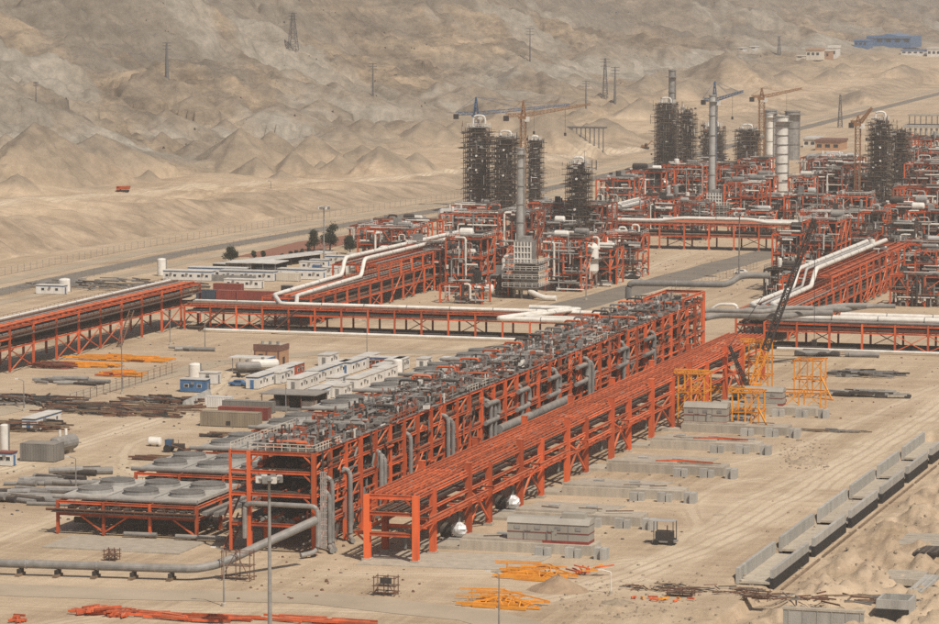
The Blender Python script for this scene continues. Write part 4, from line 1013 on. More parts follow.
# ------------------------------------------------------------------ process structures: framed, decked, filled with equipment
def proc(label, px0, px1, foot, top, depth, seed, fm='orange', levels=None, fill=1.0, braced=0.5, name='process_structure', top_rail=True, dark=0.5, kit=True):
    r_ = random.Random(seed)
    x0, y0 = g(px0, foot); x1, _ = g(px1, foot); k = mpp((px0+px1)/2, foot)
    h = (foot-top)*k; W = x1-x0; y1 = y0+depth
    t = T(name, label, 'process structure', (x0, y0))
    nl = levels or max(1, round(h/5.0)); zs = [h*(i+1)/nl for i in range(nl)]
    nx, ny = max(1, round(W/6.0)), max(1, round(depth/7.0))
    xs = [x0+W*i/nx for i in range(nx+1)]; ys = [y0+depth*i/ny for i in range(ny+1)]
    cw = 0.5
    for x in xs:
        for y in ys: t.mem('column', (x, y, 0), (x, y, h), cw, cw, fm)
        for z in zs:
            for a, b in zip(ys[:-1], ys[1:]): t.mem('beam', (x, a, z), (x, b, z), 0.3, 0.45, fm)
    for y in ys:
        for z in zs:
            for a, b in zip(xs[:-1], xs[1:]): t.mem('beam', (a, y, z), (b, y, z), 0.3, 0.45, fm)
    zz = [0]+zs
    for za, zb in zip(zz[:-1], zz[1:]):
        for a, b in zip(xs[:-1], xs[1:]):
            if r_.random() < braced:
                m_ = (a+b)/2
                if r_.random() < 0.5: t.mem('brace', (a, y0-.05, za+.2), (m_, y0-.05, zb-.3), .24, .24, fm, 'box'); t.mem('brace', (b, y0-.05, za+.2), (m_, y0-.05, zb-.3), .24, .24, fm, 'box')
                else: t.mem('brace', (a, y0-.05, za+.2), (b, y0-.05, zb-.3), .24, .24, fm, 'box')
        for a, b in zip(ys[:-1], ys[1:]):
            if r_.random() < braced: t.mem('brace', (x1+.05, a, za+.2), (x1+.05, b, zb-.3), .24, .24, fm, 'box')
    for i, z in enumerate(zs):
        xd = x0+.1 if i < nl-1 else x0+W*r_.uniform(.3, .75)
        t.box('deck', xd, x1-.1, y0+.3 if i < nl-1 else y0+depth*.25, y1 if i < nl-1 else y0+depth*.8, z+.24, z+.32, r_.choice(['dark','dark','galv','scaffold']))
        if top_rail and (i == nl-1 or r_.random() < 0.4):
            t.rail([(x0, y1, z+.3), (x0, y0, z+.3), (x1, y0, z+.3), (x1, y1, z+.3)], r_.choice(['galv','white','dark']), 1.15, 2.2, 0.09)
    if not kit: return t
    pm = ['white','white','lagging','lagging','galv','grey','dark','rust','white']
    for zi, z in enumerate([0]+zs):
        zf = z+(.35 if zi else 0.0); gap = (h/nl)
        top_ = zi == nl
        nk = max(1, int(W/5*fill))
        for _ in range(nk):
            x = r_.uniform(x0+.8, x1-.8); y = y0+r_.uniform(0.8, max(1.0, depth*.6)); q = r_.random()
            if q < 0.38:
                L = r_.uniform(3, 6.5); rr = r_.uniform(.55, min(1.3, gap*.24)); xa = min(x, x1-L)
                dr = t.mem('exchanger', (xa, y, zf+rr+.35), (xa+L, y, zf+rr+.35), 2*rr, 2*rr, r_.choice(['lagging','grey','white','galv','dark']), 'drum')
                for s in (.2, .8): t.mem('saddle', (xa+L*s, y, zf), (xa+L*s, y, zf+rr*.6), .4, 1.2, fm if r_.random() < .5 else 'dark', 'box')
            elif q < 0.62:
                hh = r_.uniform(1.6, max(1.8, gap*(.8 if not top_ else 0.7))); rr = r_.uniform(.4, 1.1)
                t.mem('vertical_drum', (x, y, zf), (x, y, zf+hh), 2*rr, 2*rr, r_.choice(['white','lagging','galv','grey','dark']), 'drum')
            elif q < 0.82:
                hh = r_.uniform(1.0, gap*.7); w_ = r_.uniform(1, 3)
                t.box('equipment_skid', x-w_/2, x+w_/2, y-.8, y+.8, zf, zf+hh, r_.choice(['dark','galv','grey','scaffold','dark']))
            else:
                hh = r_.uniform(1.2, 2.6); xb = min(x1-.3, x+r_.uniform(2, 6))
                t.pipe('looped_pipe', [(x, y, zf), (x, y, zf+hh), (xb, y, zf+hh), (xb, y, zf+.3)], r_.choice([.2,.28,.35]), r_.choice(pm), 8, .9)
        for _ in range(max(2, int(W/3.2*fill))):
            z_ = zf+r_.uniform(.5, gap*.85) if not top_ else zf+r_.uniform(.3, 1.2)
            y = y0+r_.choice([-.6, -.4, .5, 1.2, depth*.4]); a = r_.uniform(x0-1, x1-3); b = min(x1+1, a+r_.uniform(3, W))
            t.mem('pipe', (a, y, z_), (b, y, z_), *(2*[r_.choice([.25,.35,.5,.6])]), r_.choice(pm), 'tube')
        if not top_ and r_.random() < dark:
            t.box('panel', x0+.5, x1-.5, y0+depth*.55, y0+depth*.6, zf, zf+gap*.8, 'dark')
    for mm, dn, rr in (('white', .5, .13), ('lagging', .55, .15), ('dark', .8, .16), ('rust', .35, .12), ('grey', .5, .17), ('orange', .35, .12)):
        b = MB()
        for _ in range(int(W*nl*dn*1.6*max(.5, fill))):
            x, y, z = r_.uniform(x0-.6, x1+.3), y0+depth*r_.random()**2*.9-.7, h*r_.random()*1.06+.3; q = r_.random(); r = rr*r_.uniform(.6, 1.6)
            if q < .36: b.bar((x, y, z), (min(x1+1, x+r_.uniform(1.5, 7)), y, z), 2*r)
            elif q < .66: b.bar((x, y, z), (x, y, max(.1, z-r_.uniform(1.5, 6))), 2*r)
            elif q < .8: b.bar((x, y, z), (x, y+r_.uniform(2, 6), z), 2*r)
            elif q < .92: b.box(x, x+r_.uniform(.4, 1.3), y, y+.6, z, z+r_.uniform(.4, 1.5))
            else:
                xb = x+r_.uniform(1, 3); b.tube(fillet([(x, y, z-2), (x, y, z), (xb, y, z), (xb, y, z-1.6)], .5, 2), r, 6)
        t.add('small_bore_piping', b, mm, 'stuff')
    for _ in range(max(2, int(W/3.5*fill))):
        x = r_.uniform(x0, x1); za = r_.uniform(0, h*.3); zb = r_.uniform(h*.6, h+1.5)
        y = y0+r_.choice([-.7, -.5, 1.0]); xe = x+r_.choice([-1,1])*r_.uniform(1.5, 4)
        t.pipe('riser', [(x, y, za), (x, y, zb), (xe, y+.4, zb)], r_.choice([.18,.25,.35]), r_.choice(pm), 8, .9)
    return t
# left unit
proc('two storey orange frame with white pipes at the left end of the left unit', 358, 414, 274, 229, 20, 201)
proc('orange topped frame behind the left unit, over grey ducts', 374, 432, 258, 222, 18, 202)
proc('tall orange frame with braced front behind the twin white pipes', 405, 444, 290, 245, 22, 203, braced=.3)
proc('orange and grey frame full of lagged drums left of the stair tower', 446, 484, 292, 238, 22, 204)
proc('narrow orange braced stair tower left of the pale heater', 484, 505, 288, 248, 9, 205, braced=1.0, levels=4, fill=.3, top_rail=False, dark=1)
proc('low dark pump structure between stair tower and heater', 490, 512, 297, 278, 10, 206, fm='scaffold')
proc('long low frame of grey ducts in front of the tallest scaffolded column', 440, 500, 250, 214, 26, 207, fm='orange')
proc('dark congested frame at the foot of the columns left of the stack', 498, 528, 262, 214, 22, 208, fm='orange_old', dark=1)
proc('orange frame with white vessel right of the pale heater', 546, 584, 291, 239, 18, 209, fm='orange')
proc('low orange frame of drums and pipes right of the heater', 584, 612, 286, 250, 16, 210)
proc('orange pump frame standing at the right end of the left unit', 606, 640, 278, 236, 14, 211, dark=.2)
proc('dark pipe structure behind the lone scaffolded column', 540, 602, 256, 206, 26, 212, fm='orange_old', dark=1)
proc('grey ducted structure between lone scaffolded column and stack', 545, 570, 268, 226, 16, 213, fm='scaffold')
# middle rear unit
proc('open orange portal frame at the left of the rear unit', 596, 632, 222, 180, 22, 221, braced=.3)
proc('orange frame with a grey roof deck in the rear unit', 626, 664, 216, 172, 24, 222, braced=.3)
proc('rear unit frame of dark ducts below the twin columns', 640, 672, 236, 200, 20, 223, fm='orange')
proc('narrow orange stair tower in front of the twin scaffolded columns', 678, 696, 228, 198, 8, 224, braced=1, levels=4, fill=.3, top_rail=False, dark=1)
proc('dark structure below the twin columns with grey roof', 660, 706, 206, 166, 26, 225, fm='orange', dark=1)
proc('orange frame right of the second heater, left of the fat white column', 724, 760, 226, 184, 22, 226)
proc('orange frame in front of the fat white column foot', 752, 786, 222, 198, 12, 227, dark=.8)
proc('dark furnace structure with orange posts left of the white column', 738, 768, 196, 160, 20, 228, fm='orange', dark=1)
proc('orange braced square frame right of the white column', 788, 812, 214, 178, 14, 229, braced=1, levels=2)
proc('long dark furnace block with orange posts behind the braced frame', 808, 856, 206, 160, 26, 230, fm='orange_old', dark=1, braced=.2)
proc('dark low frame between braced frame and widest column', 812, 868, 226, 200, 18, 231, fm='orange')
proc('orange frames behind the widest scaffolded column at the right edge', 905, 945, 204, 140, 30, 232)
proc('lower orange frame at the right edge below the widest columns', 893, 945, 238, 188, 22, 233)
proc('low dark structure at the foot of the widest scaffolded column', 856, 912, 232, 206, 18, 234, fm='scaffold', dark=1)
proc('rear orange frame seen between the twin columns and the short column', 690, 738, 190, 164, 24, 235, fm='orange_old')
# right unit
proc('orange frame hung with white pipes left of the crane boom', 772, 802, 292, 234, 18, 241, levels=3)
proc('orange frame of drums right of the crane boom', 802, 838, 290, 222, 22, 242, levels=3)
proc('dark exchanger structure behind the zigzag white pipes', 836, 868, 284, 236, 18, 243, fm='orange_old')
proc('high orange cabin frame with white railings on the right unit', 858, 884, 268, 213, 14, 244, levels=3)
proc('grey duct structure beside the high orange cabin frame', 884, 912, 272, 226, 18, 245, fm='scaffold')
proc('orange braced stair tower at the right edge beyond the zigzag pipes', 915, 937, 300, 251, 9, 246, braced=1, levels=4, fill=.3, top_rail=False, dark=1)
proc('dark frame with orange posts along the right edge of the right unit', 896, 945, 284, 244, 20, 247, fm='orange')
proc('low dark pump structure at the left foot of the right unit', 764, 800, 300, 270, 12, 248, fm='scaffold', dark=1)
proc('pipe structure behind the high cabin frame with sloping grey roof', 800, 862, 250, 214, 24, 249, fm='orange')
# infill between the larger frames
for lab, a, b, f, tp, d, sd, fm_ in [
    ('low pipe frame in front of the left unit, left of its stair tower', 440, 486, 303, 284, 8, 261, 'orange'), ('dark low frame behind the left end of the left unit', 350, 400, 248, 226, 20, 262, 'orange_old'),
    ('grey duct frame left of the lone scaffolded column', 528, 562, 240, 204, 20, 263, 'orange'), ('congested frame below the lone scaffolded column', 556, 596, 276, 236, 14, 264, 'orange'),
    ('rear frame behind the white drums', 592, 640, 240, 212, 18, 265, 'orange_old'), ('frame below the rear unit portal', 604, 644, 246, 218, 12, 266, 'orange'),
    ('dark frame left of the second heater', 676, 708, 240, 204, 14, 267, 'orange_old'), ('rear congested frame behind the second heater', 716, 752, 204, 168, 22, 268, 'orange'),
    ('low frame right of the second heater', 728, 772, 238, 212, 12, 269, 'orange'), ('frame between the white column and the braced square frame', 784, 824, 226, 196, 16, 270, 'orange'),
    ('rear frame behind the long furnace block', 800, 852, 186, 158, 22, 271, 'orange_old'), ('dark block between furnace and widest column', 842, 872, 212, 166, 20, 272, 'orange_old'),
    ('frame right of the widest columns below the concrete building', 904, 945, 218, 164, 22, 273, 'orange'), ('pipe frame below the widest columns', 850, 900, 246, 218, 16, 274, 'orange'),
    ('frame at the right edge above the stair tower', 905, 945, 262, 212, 16, 275, 'orange'), ('dark infill frame behind the high cabin frame', 830, 872, 262, 222, 16, 276, 'orange'),
    ('frame behind the orange frame of drums', 790, 836, 268, 226, 18, 277, 'orange_old'), ('lower frame at the right edge behind the cross rack', 890, 945, 306, 276, 12, 278, 'orange'),
    ('tall orange frame at the right edge right of the high cabin frame', 884, 930, 256, 206, 18, 280, 'orange'), ('orange frame behind the zigzag pipes with stacked decks', 846, 886, 292, 250, 10, 281, 'orange'), ('orange frame left of the widest columns below the crane', 836, 868, 236, 196, 16, 282, 'orange'),
    ('orange frame between fat white column and second heater', 740, 772, 214, 178, 14, 283, 'orange'), ('orange frame just behind the far cross rack', 640, 700, 226, 196, 12, 284, 'orange'), ('orange frame at the left foot of the tallest columns', 452, 492, 236, 206, 14, 285, 'orange'),
    ('low frame beyond the boom foot behind the cross rack', 780, 830, 304, 280, 10, 279, 'orange')]:
    proc(lab, a, b, f, tp, d, sd, fm=fm_, dark=.7, fill=.8, top_rail=sd % 3 == 0)
# lagged vessels standing free
def vessel(label, pts, r, m, name='drum_vessel'):
    p, q = Vector(pts[0]), Vector(pts[1]); t = T(name, label, 'vessel', (p.x, p.y, 0))
    d = (q-p).normalized()
    if abs(d.z) > .9:
        h = (q-p).length
        t.add('shell', MB().lathe(tuple(p), [(r*.3,0),(r*.8,r*.25),(r,r*.6),(r,h-r*.6),(r*.8,h-r*.25),(r*.3,h)], 18), m)
        for i in range(4):
            a = i*1.57+.4; t.mem('leg', (p.x+r*.7*math.cos(a), p.y+r*.7*math.sin(a), 0), (p.x+r*.7*math.cos(a), p.y+r*.7*math.sin(a), p.z+r*.6), .4, .4, 'galv', 'box')
        t.add('platform', MB().lathe((p.x, p.y, p.z+h*.5), [(r*.95,0),(r*1.5,0),(r*1.5,.2),(r*.95,.2)], 16), 'galv')
        t.pipe('outlet', [(q.x, q.y, q.z-.1), (q.x, q.y, q.z+1.6), (q.x+2.4, q.y, q.z+1.6), (q.x+2.4, q.y, q.z-2)], .35, 'white', 8, 1)
    else:
        t.mem('shell', p, q, 2*r, 2*r, m, 'drum')
        for s in (.22, .78):
            e = p+(q-p)*s; t.mem('saddle', (e.x, e.y, 0), (e.x, e.y, e.z-r*.5), .8, r*1.4, 'concrete', 'box')
        for s in (.3, .6): e = p+(q-p)*s; t.mem('nozzle', (e.x, e.y, e.z+r*.8), (e.x, e.y, e.z+r+1.2), .6, .6, 'white', 'tube')
    return t
def at(px, py, z): x, y = g(px, py, 0); return (x, y, z)
x, y = g(591, 288); vessel('white upright vessel in the middle of the left unit', ((x, y, 4), (x, y, 14)), 2.3, 'white')
x, y = g(619, 262); vessel('fat white upright vessel right of the lone scaffolded column', ((x, y, 3.5), (x, y, 10)), 2.8, 'white')
x, y = g(607, 268); vessel('smaller white upright vessel left of the fat white vessel', ((x, y, 2.5), (x, y, 9)), 1.9, 'cream')
x, y = g(480, 300); vessel('white ball ended drum lying before the stair tower', ((x-3, y+4, 3), (x+3, y+4, 3)), 1.4, 'white')
x, y = g(762, 207); vessel('white drum held high left of the fat white column', ((x, y, 7), (x+6, y, 7)), 2.2, 'white')
x, y = g(803, 204); vessel('white horizontal drum right of the fat white column', ((x-3, y, 7), (x+7, y, 7)), 1.9, 'white')
x, y = g(632, 256); vessel('small grey upright vessel at the right end of the left unit', ((x, y, 2.5), (x, y, 9)), 1.3, 'lagging')
x, y = g(452, 240); vessel('long grey lagged drum lying left of the tallest column', ((x-5, y, 9), (x+9, y, 9)), 2.4, 'lagging')
x, y = g(918, 238); vessel('big grey lagged drum at the right edge', ((x-5, y, 8), (x+8, y, 8)), 2.0, 'lagging')
x, y = g(648, 214); vessel('grey lagged drum beneath the rear unit roof deck', ((x-5, y, 12), (x+8, y, 12)), 2.2, 'lagging')
x, y = g(838, 196); vessel('light grey row drum on top of the long furnace block', ((x-14, y, 16), (x+10, y, 16)), 2.0, 'lagging')

# ------------------------------------------------------------------ tower cranes
def tower_crane(label, px, foot, top, m, jib, cj, rise, seed, w=1.9, apex=9):
    x, y = g(px, foot); k = mpp(px, foot); h = (foot-top)*k
    t = T('tower_crane', label, 'tower crane', (x, y))
    t.box('base_block', x-3, x+3, y-3, y+3, 0, 1.2, 'concrete')
    t.add('mast', MB().lattice((x, y, 1.2), (x, y, h), w, max(8, int(h/2.4)), .22), m)
    t.box('cab', x+1.0, x+2.5, y-1.4, y+0.2, h-1.0, h+.9, 'white')
    t.box('slewing_ring', x-1.5, x+1.5, y-1.5, y+1.5, h, h+1.0, m)
    t.add('tower_head', MB().lattice((x, y, h+1), (x, y, h+apex), 1.6, 4, .28, .3), m)
    jx, jy, jz = jib
    tip = (x+jx, y+jy, h+1.4+jz)
    t.add('jib', MB().lattice((x+1, y, h+1.4), tip, 1.3, 18, .19, .7), m)
    cx_, cy_ = x-cj[0], y-cj[1]
    t.add('counter_jib', MB().lattice((x-1, y, h+1.4), (cx_, cy_, h+1.4), 1.2, 6, .18), m)
    t.box('counterweight', cx_-.8, cx_+1.0, cy_-.8, cy_+.8, h-.8, h+1.2, 'dark')
    ap = (x, y, h+apex)
    tie = MB()
    for f in (.45, .8): tie.bar(ap, (x+jx*f, y+jy*f, h+2.2+jz*f), .12)
    tie.bar(ap, (cx_, cy_, h+2), .12)
    t.add('tie_bar', tie, m)
    f = .62; hx, hy, hz = x+jx*f, y+jy*f, h+1+jz*f
    hk = MB().bar((hx, hy, hz), (hx, hy, hz-9), .1).box(hx-.4, hx+.4, hy-.3, hy+.3, hz-10.2, hz-9); t.add('hook', hk, 'dark')
k_ = mpp(476, 212)
tower_crane('blue tower crane with a long level jib above the tallest column', 476, 208, 117, 'crane_blue', (33, 22, 3.0), (7, 5), 0, 1, apex=8)
tower_crane('orange tower crane between the scaffolded columns and the grey stack', 523, 222, 119, 'crane_orange', (23, 14, 4.0), (6, 3), 0, 2, apex=7)
tower_crane('blue luffing tower crane peeking above the slim light grey stack', 714, 198, 103, 'crane_blue', (11, 6, 3.4), (4.5, 2), 0, 3, apex=9)
tower_crane('thin orange tower crane left of the white columns', 761, 192, 100, 'crane_orange', (16, 8, 3.4), (4, 2), 0, 4, w=2.2, apex=5)
tower_crane('orange tower crane standing left of the widest scaffolded column', 857, 222, 126, 'crane_orange', (5, 2, 5.5), (2.5, 1), 0, 5, w=1.9, apex=4)
# mobile crane with dark lattice boom
def crawler_crane():
    x, y = g(747, 402)
    t = T('crawler_crane', 'crawler crane with a long dark lattice boom among the yellow frames', 'crawler crane', (x, y))
    for s in (-1, 1):
        b = MB()
        b.add(*[(lambda L, w_, h_: ([(x+s*2.6+dx*w_, y+dy, dz) for dx in (-.5, .5) for dy, dz in ((-L, .5), (-L+.5, 0.02), (L-.5, 0.02), (L, .5), (L, .9), (L-.5, h_), (-L+.5, h_), (-L, .9))],
            [tuple(range(8)), tuple(range(15, 7, -1))]+[(i, i+8, (i+1) % 8+8, (i+1) % 8) for i in range(8)]))(4.2, 1.1, 1.4)][0])
        t.add('crawler_track', b, 'rubber')
    t.box('carbody', x-2, x+2, y-2, y+2, .8, 1.7, 'yellow')
    t.box('superstructure', x-1.8, x+1.8, y-4.4, y+2.6, 1.7, 3.6, 'yellow')
    t.box('counterweight', x-2.2, x+2.2, y-5.6, y-4.4, 1.7, 4.0, 'dark')
    cab = t.box('operator_cab', x+1.0, x+2.6, y+1.4, y+3.2, 1.9, 4.1, 'yellow'); t.box('windscreen', x+1.1, x+2.5, y+3.2, y+3.25, 2.9, 3.9, 'glass', parent=cab)
    p0 = Vector((x, y+2.6, 2.2)); tip = Vector((x+13.8, y+7, 41.5)); mid = p0+(tip-p0)*.24
    t.add('boom_butt', MB().lattice(p0, mid, 1.0, 6, .22, 1.5), 'yellow')
    t.add('boom', MB().lattice(mid, tip, 1.45, 22, .3, .8), 'dark')
    mast = (x-3.5, y-3, 13)
    t.add('gantry_mast', MB().lattice((x, y+1.5, 3), mast, .7, 6, .15, .4), 'dark')
    c = MB().bar(mast, tip, .12).bar((x, y-4.6, 3.6), mast, .15); t.add('pendant', c, 'dark')
    hk = MB().bar(tip, (tip.x+.2, tip.y, 14), .12).box(tip.x-.3, tip.x+.7, tip.y-.4, tip.y+.4, 12.6, 14); t.add('hook_block', hk, 'dark')
crawler_crane()
# ------------------------------------------------------------------ concrete footings right of the bare rack
for i, (y, xe) in enumerate([(583, -154.8), (616, -154.8), (648.5, -155.1), (681.5, -154.8), (716.5, -155.6), (744, -155.4), (778, -156)]):
    t = T('footing_row', 'low concrete foundation strip with stub pillars, ' + ('the nearest one, under the compressor house' if i == 0 else ORD[i]+' row back beside the bare rack'), 'foundation', (-168, y), 'concrete foundation strips beside the bare rack')
    t.box('strip_slab', -178.2, xe, y-3.0, y+3.0, -0.2, 1.7, 'concrete'); t.box('upper_slab', -178.0, xe-9, y-2.2, y+2.6, 1.7, 2.1, 'concrete')
    t.box('step_slab', -186, -178.2, y-3.2, y+3.2, -0.2, 0.55, 'concrete')
    for k, x in enumerate((xe-8.5, xe-3.2)):
        for s, yo in ((-1, -5.6),):
            t.box('stub_pillar', x-.7, x+.7, y+yo-.6, y+yo+.6, -0.2, 1.6+.2*(k % 2), 'concrete_new'); t.box('stub_pillar', x+.9, x+1.9, y+yo-.3, y+yo+.9, -0.2, 1.5, 'concrete_new')
    for x in (xe+1.6, xe+2.8): t.box('stub_pillar', x-.5, x+.5, y-5.2-.5*(x-xe), y-4.0, -0.2, 1.9, 'concrete_new')
    for x in (xe-18, xe-11): t.box('stub_pillar', x-.9, x+.9, y+4.2, y+5.8, -0.2, 2.1, 'concrete_new'); 
    for _ in range(3):
        x = rnd.uniform(-176, xe-2); t.mem('rebar_bundle', (x, y+rnd.uniform(-1.6, 1.6), 2.2), (x+rnd.uniform(2, 5), y+rnd.uniform(-1.4, 1.4), 2.2), .22, .16, rnd.choice(['rust','timber','grey']), 'box')
    if i in (3, 4):
        for q in range(5): t.mem('steel_bar', (xe-14+q, y+.2*q-.6, 2.25+.05*q), (xe-5+q*.6, y-.2*q+.6, 2.0+.05*q), .25, .25, 'orange', 'box')
single('concrete_pad', MB().prism([(-190, 560), (-162, 562), (-161, 577), (-190, 575)], -0.2, .22), 'concrete', 'broad low concrete pad under the near end of the bare rack', 'slab', (-176, 568))
for i, y in enumerate((632, 664, 699, 731)):
    single('concrete_pad', MB().prism([(-180, y-5), (-164+i, y-4.6), (-163+i, y+3), (-180, y+4)], -0.2, .25), 'concrete', 'flat concrete pad between foundation strips, %s from the camera' % ORD[i], 'slab', (-172, y), 'flat pads between the strips')
def comp_house(label, x0, y0, L, W, h, zb):
    t = T('compressor_house', label, 'compressor house', (x0, y0, zb))
    x1, y1 = x0+L, y0+W
    t.box('skid', x0, x1, y0, y1, zb, zb+.5, 'red_stripe')
    b = MB().prism([(x0+.02, y0+.02), (x1-.02, y0+.02), (x1-.02, y1-.02), (x0+.02, y1-.02)], zb+.5, zb+h*.78); t.add('wall', b, 'shed')
    r = MB(); e = .12; zt = zb+h*.78
    pts = [(-e, 0), (.9, h*.22), (W-.9, h*.22), (W+e, 0)]
    vs_ = [(x, y0+a, zt+c) for x in (x0-e, x1+e) for a, c in pts]
    r.add(vs_, [(0,1,2,3), (7,6,5,4), (0,4,5,1), (1,5,6,2), (2,6,7,3), (3,7,4,0)]); t.add('roof', r, 'shed')
    t.box('stripe', x0-.02, x1+.02, y0-.05, y0-.01, zb+h*.41, zb+h*.44, 'red_stripe'); t.box('stripe', x1+.01, x1+.05, y0, y1, zb+h*.41, zb+h*.44, 'red_stripe')
    n = int(L/3)
    for i in range(n):
        x = x0+L*(i+.5)/n; t.box('louvre', x-.5, x+.5, y0-.08, y0-.01, zb+h*.55, zb+h*.68, 'galv')
        if i < n-1: t.box('panel_joint', x+L/n/2-.04, x+L/n/2+.04, y0-.03, y0-.005, zb+.5, zb+h*.78, 'galv')
    dr = t.box('door', x0+L*.55, x0+L*.55+.9, y0-.09, y0-.01, zb+.5, zb+2.4, 'shed'); t.box('handle', x0+L*.55+.7, x0+L*.55+.8, y0-.14, y0-.09, zb+1.4, zb+1.6, 'dark', parent=dr)
    if L > 10: t.box('roof_unit', x1-5, x1-1, y0+1, y1-.8, zt+h*.2, zt+h*.42, 'shed')
    for k in range(5):
        x = x0+1+k*.7*L/5; t.pipe('fuel_pipe', [(x, y0-.12, zb+.6), (x, y0-.12, zb+h*.5), (x+1.2, y0-.12, zb+h*.5)], .06, 'galv', 6) if k % 2 else None
comp_house('beige compressor house with red stripe on the nearest foundation strip', -170, 581, 14.3, 4.0, 4.2, 1.7)
comp_house('beige compressor house with red stripe below the yellow frames', -178, 742.4, 9.3, 4.0, 4.4, 1.7)
comp_house('pale compressor house partly hidden behind the crane and yellow frames', -172.5, 777, 8.6, 3.6, 4.0, 1.7)
def foil(label, px, py, s):
    x, y = g(px, py)
    t = T('wrapped_motor', label, 'wrapped machine', (x, y))
    t.box('pallet', x-2.2, x+2.2, y-1.5, y+1.5, .25, .7, 'concrete_new')
    b = MB(); r_ = random.Random(px)
    n, m_ = 14, 9; vs_ = []
    for i in range(m_+1):
        for j in range(n):
            p = math.pi*i/m_; a = 2*math.pi*j/n; q = 1+r_.uniform(-.13, .13)
            vs_.append((x+.3+1.5*s*math.sin(p)*math.cos(a)*q, y+1.1*s*math.sin(p)*math.sin(a)*q, .75+1.35*s*(1-math.cos(p))*(1+r_.uniform(-.05, .05))))
    fs = [(i*n+j, i*n+(j+1) % n, (i+1)*n+(j+1) % n, (i+1)*n+j) for i in range(m_) for j in range(n)]
    b.add(vs_, fs); t.add('foil_wrap', b, 'foil')
    t.mem('drum', (x-2.6, y-.2, 1.9), (x-1.2, y-.2, 1.9), 2.6, 2.6, 'dark', 'cyl')
foil('silver foil wrapped motor under the near end of the bare rack', 457, 541, .95)
foil('silver foil wrapped motor beyond, beside the second strip', 511, 513, .95)
# ------------------------------------------------------------------ yellow frames around the crane
def yframe(label, px0, px1, foot, top, depth, nz, seed, diag=True):
    r_ = random.Random(seed)
    x0, y0 = g(px0, foot); x1, _ = g(px1, foot); k = mpp(px0, foot); h = (foot-top)*k
    t = T('steel_gantry', label, 'gantry', (x0, y0), 'yellow steel frames around the crane')
    xm = (x0+x1)/2; xs = (x0, xm, x1)
    for x in xs:
        for y in (y0, y0+depth): t.mem('post', (x, y, 0), (x, y, h), .3, .3, 'yellow')
    for i in range(1, nz+1):
        z = h*i/nz
        for y in (y0, y0+depth): t.mem('rail_beam', (x0-.5, y, z), (x1+.5, y, z), .24, .3, 'yellow')
        for x in xs: t.mem('rail_beam', (x, y0-.5, z), (x, y0+depth+.5, z), .22, .28, 'yellow')
        for a, b in zip(xs[:-1], xs[1:]):
            if r_.random() < .95: t.mem('brace', (a, y0, z-h/nz+.2), (b, y0, z-.3), .17, .17, 'yellow', 'box')
            if r_.random() < .9: t.mem('brace', (b, y0+depth, z-h/nz+.2), (a, y0+depth, z-.3), .17, .17, 'yellow', 'box')
    if seed < 4: t.add('crown_truss', MB().lattice((x0-.8, y0, h+.5), (x1+.8, y0, h+.5), .8, 6, .15), 'yellow')
    if diag: t.mem('raking_strut', (x1, y0, .2), (x1+3.5, y0-2, .1), .3, .3, 'yellow', 'box'); t.mem('raking_strut', (x1, y0, h*.6), (x1+3, y0-1.5, .1), .3, .3, 'yellow', 'box')
yframe('yellow lattice frame standing against the bare rack', 678, 706, 428, 373, 6, 3, 1, False)
yframe('yellow frame at the foot of the crane boom', 732, 760, 431, 392, 6, 2, 2)
yframe('tall yellow frame behind the boom beside the far rack end', 744, 769, 392, 342, 5, 3, 3, False)
yframe('low yellow box frame right of the boom', 777, 823, 412, 392, 6, 1, 4, False)
yframe('yellow portal frame at the right, behind the low box frame', 794, 822, 398, 360, 6, 2, 5)
x, y = g(700, 398)
t = T('yellow_truss', 'horizontal yellow truss linking the yellow frames', 'truss', (x, y))
t.add('chord_truss', MB().lattice((x, y, 2.2), (x+12, y+.5, 2.2), 1.2, 9, .25), 'yellow')
for q in (0, 6, 12): t.mem('leg', (x+q, y, 0), (x+q, y, 1.7), .25, .25, 'yellow', 'box')
# skids and pipe spools around the frames
for i, (px, py, L, m) in enumerate([(735, 425, 9, 'galv'), (755, 404, 8, 'lagging'), (770, 402, 7, 'grey'), (742, 418, 6, 'dark')]):
    x, y = g(px, py)
    t = T('equipment_skid', ['grey piped skid behind the second compressor house', 'pale lagged skid beside the crane', 'grey skid right of the crane', 'dark skid under the yellow truss'][i], 'skid', (x, y))
    t.box('base', x-L/2, x+L/2, y-1.6, y+1.6, .02, .6, 'red_stripe')
    for q in range(3): t.mem('cylinder', (x-L/2+.5, y-1+q*1.0, 1.5), (x+L/2-.5, y-1+q*1.0, 1.5), 1.1, 1.1, m, 'drum')
    for q in range(5): t.mem('strut', (x-L/2+.4+q*(L-.8)/4, y-1.5, .6), (x-L/2+1.2+q*(L-.8)/4, y-1.5, 2.9), .16, .16, 'dark', 'box')
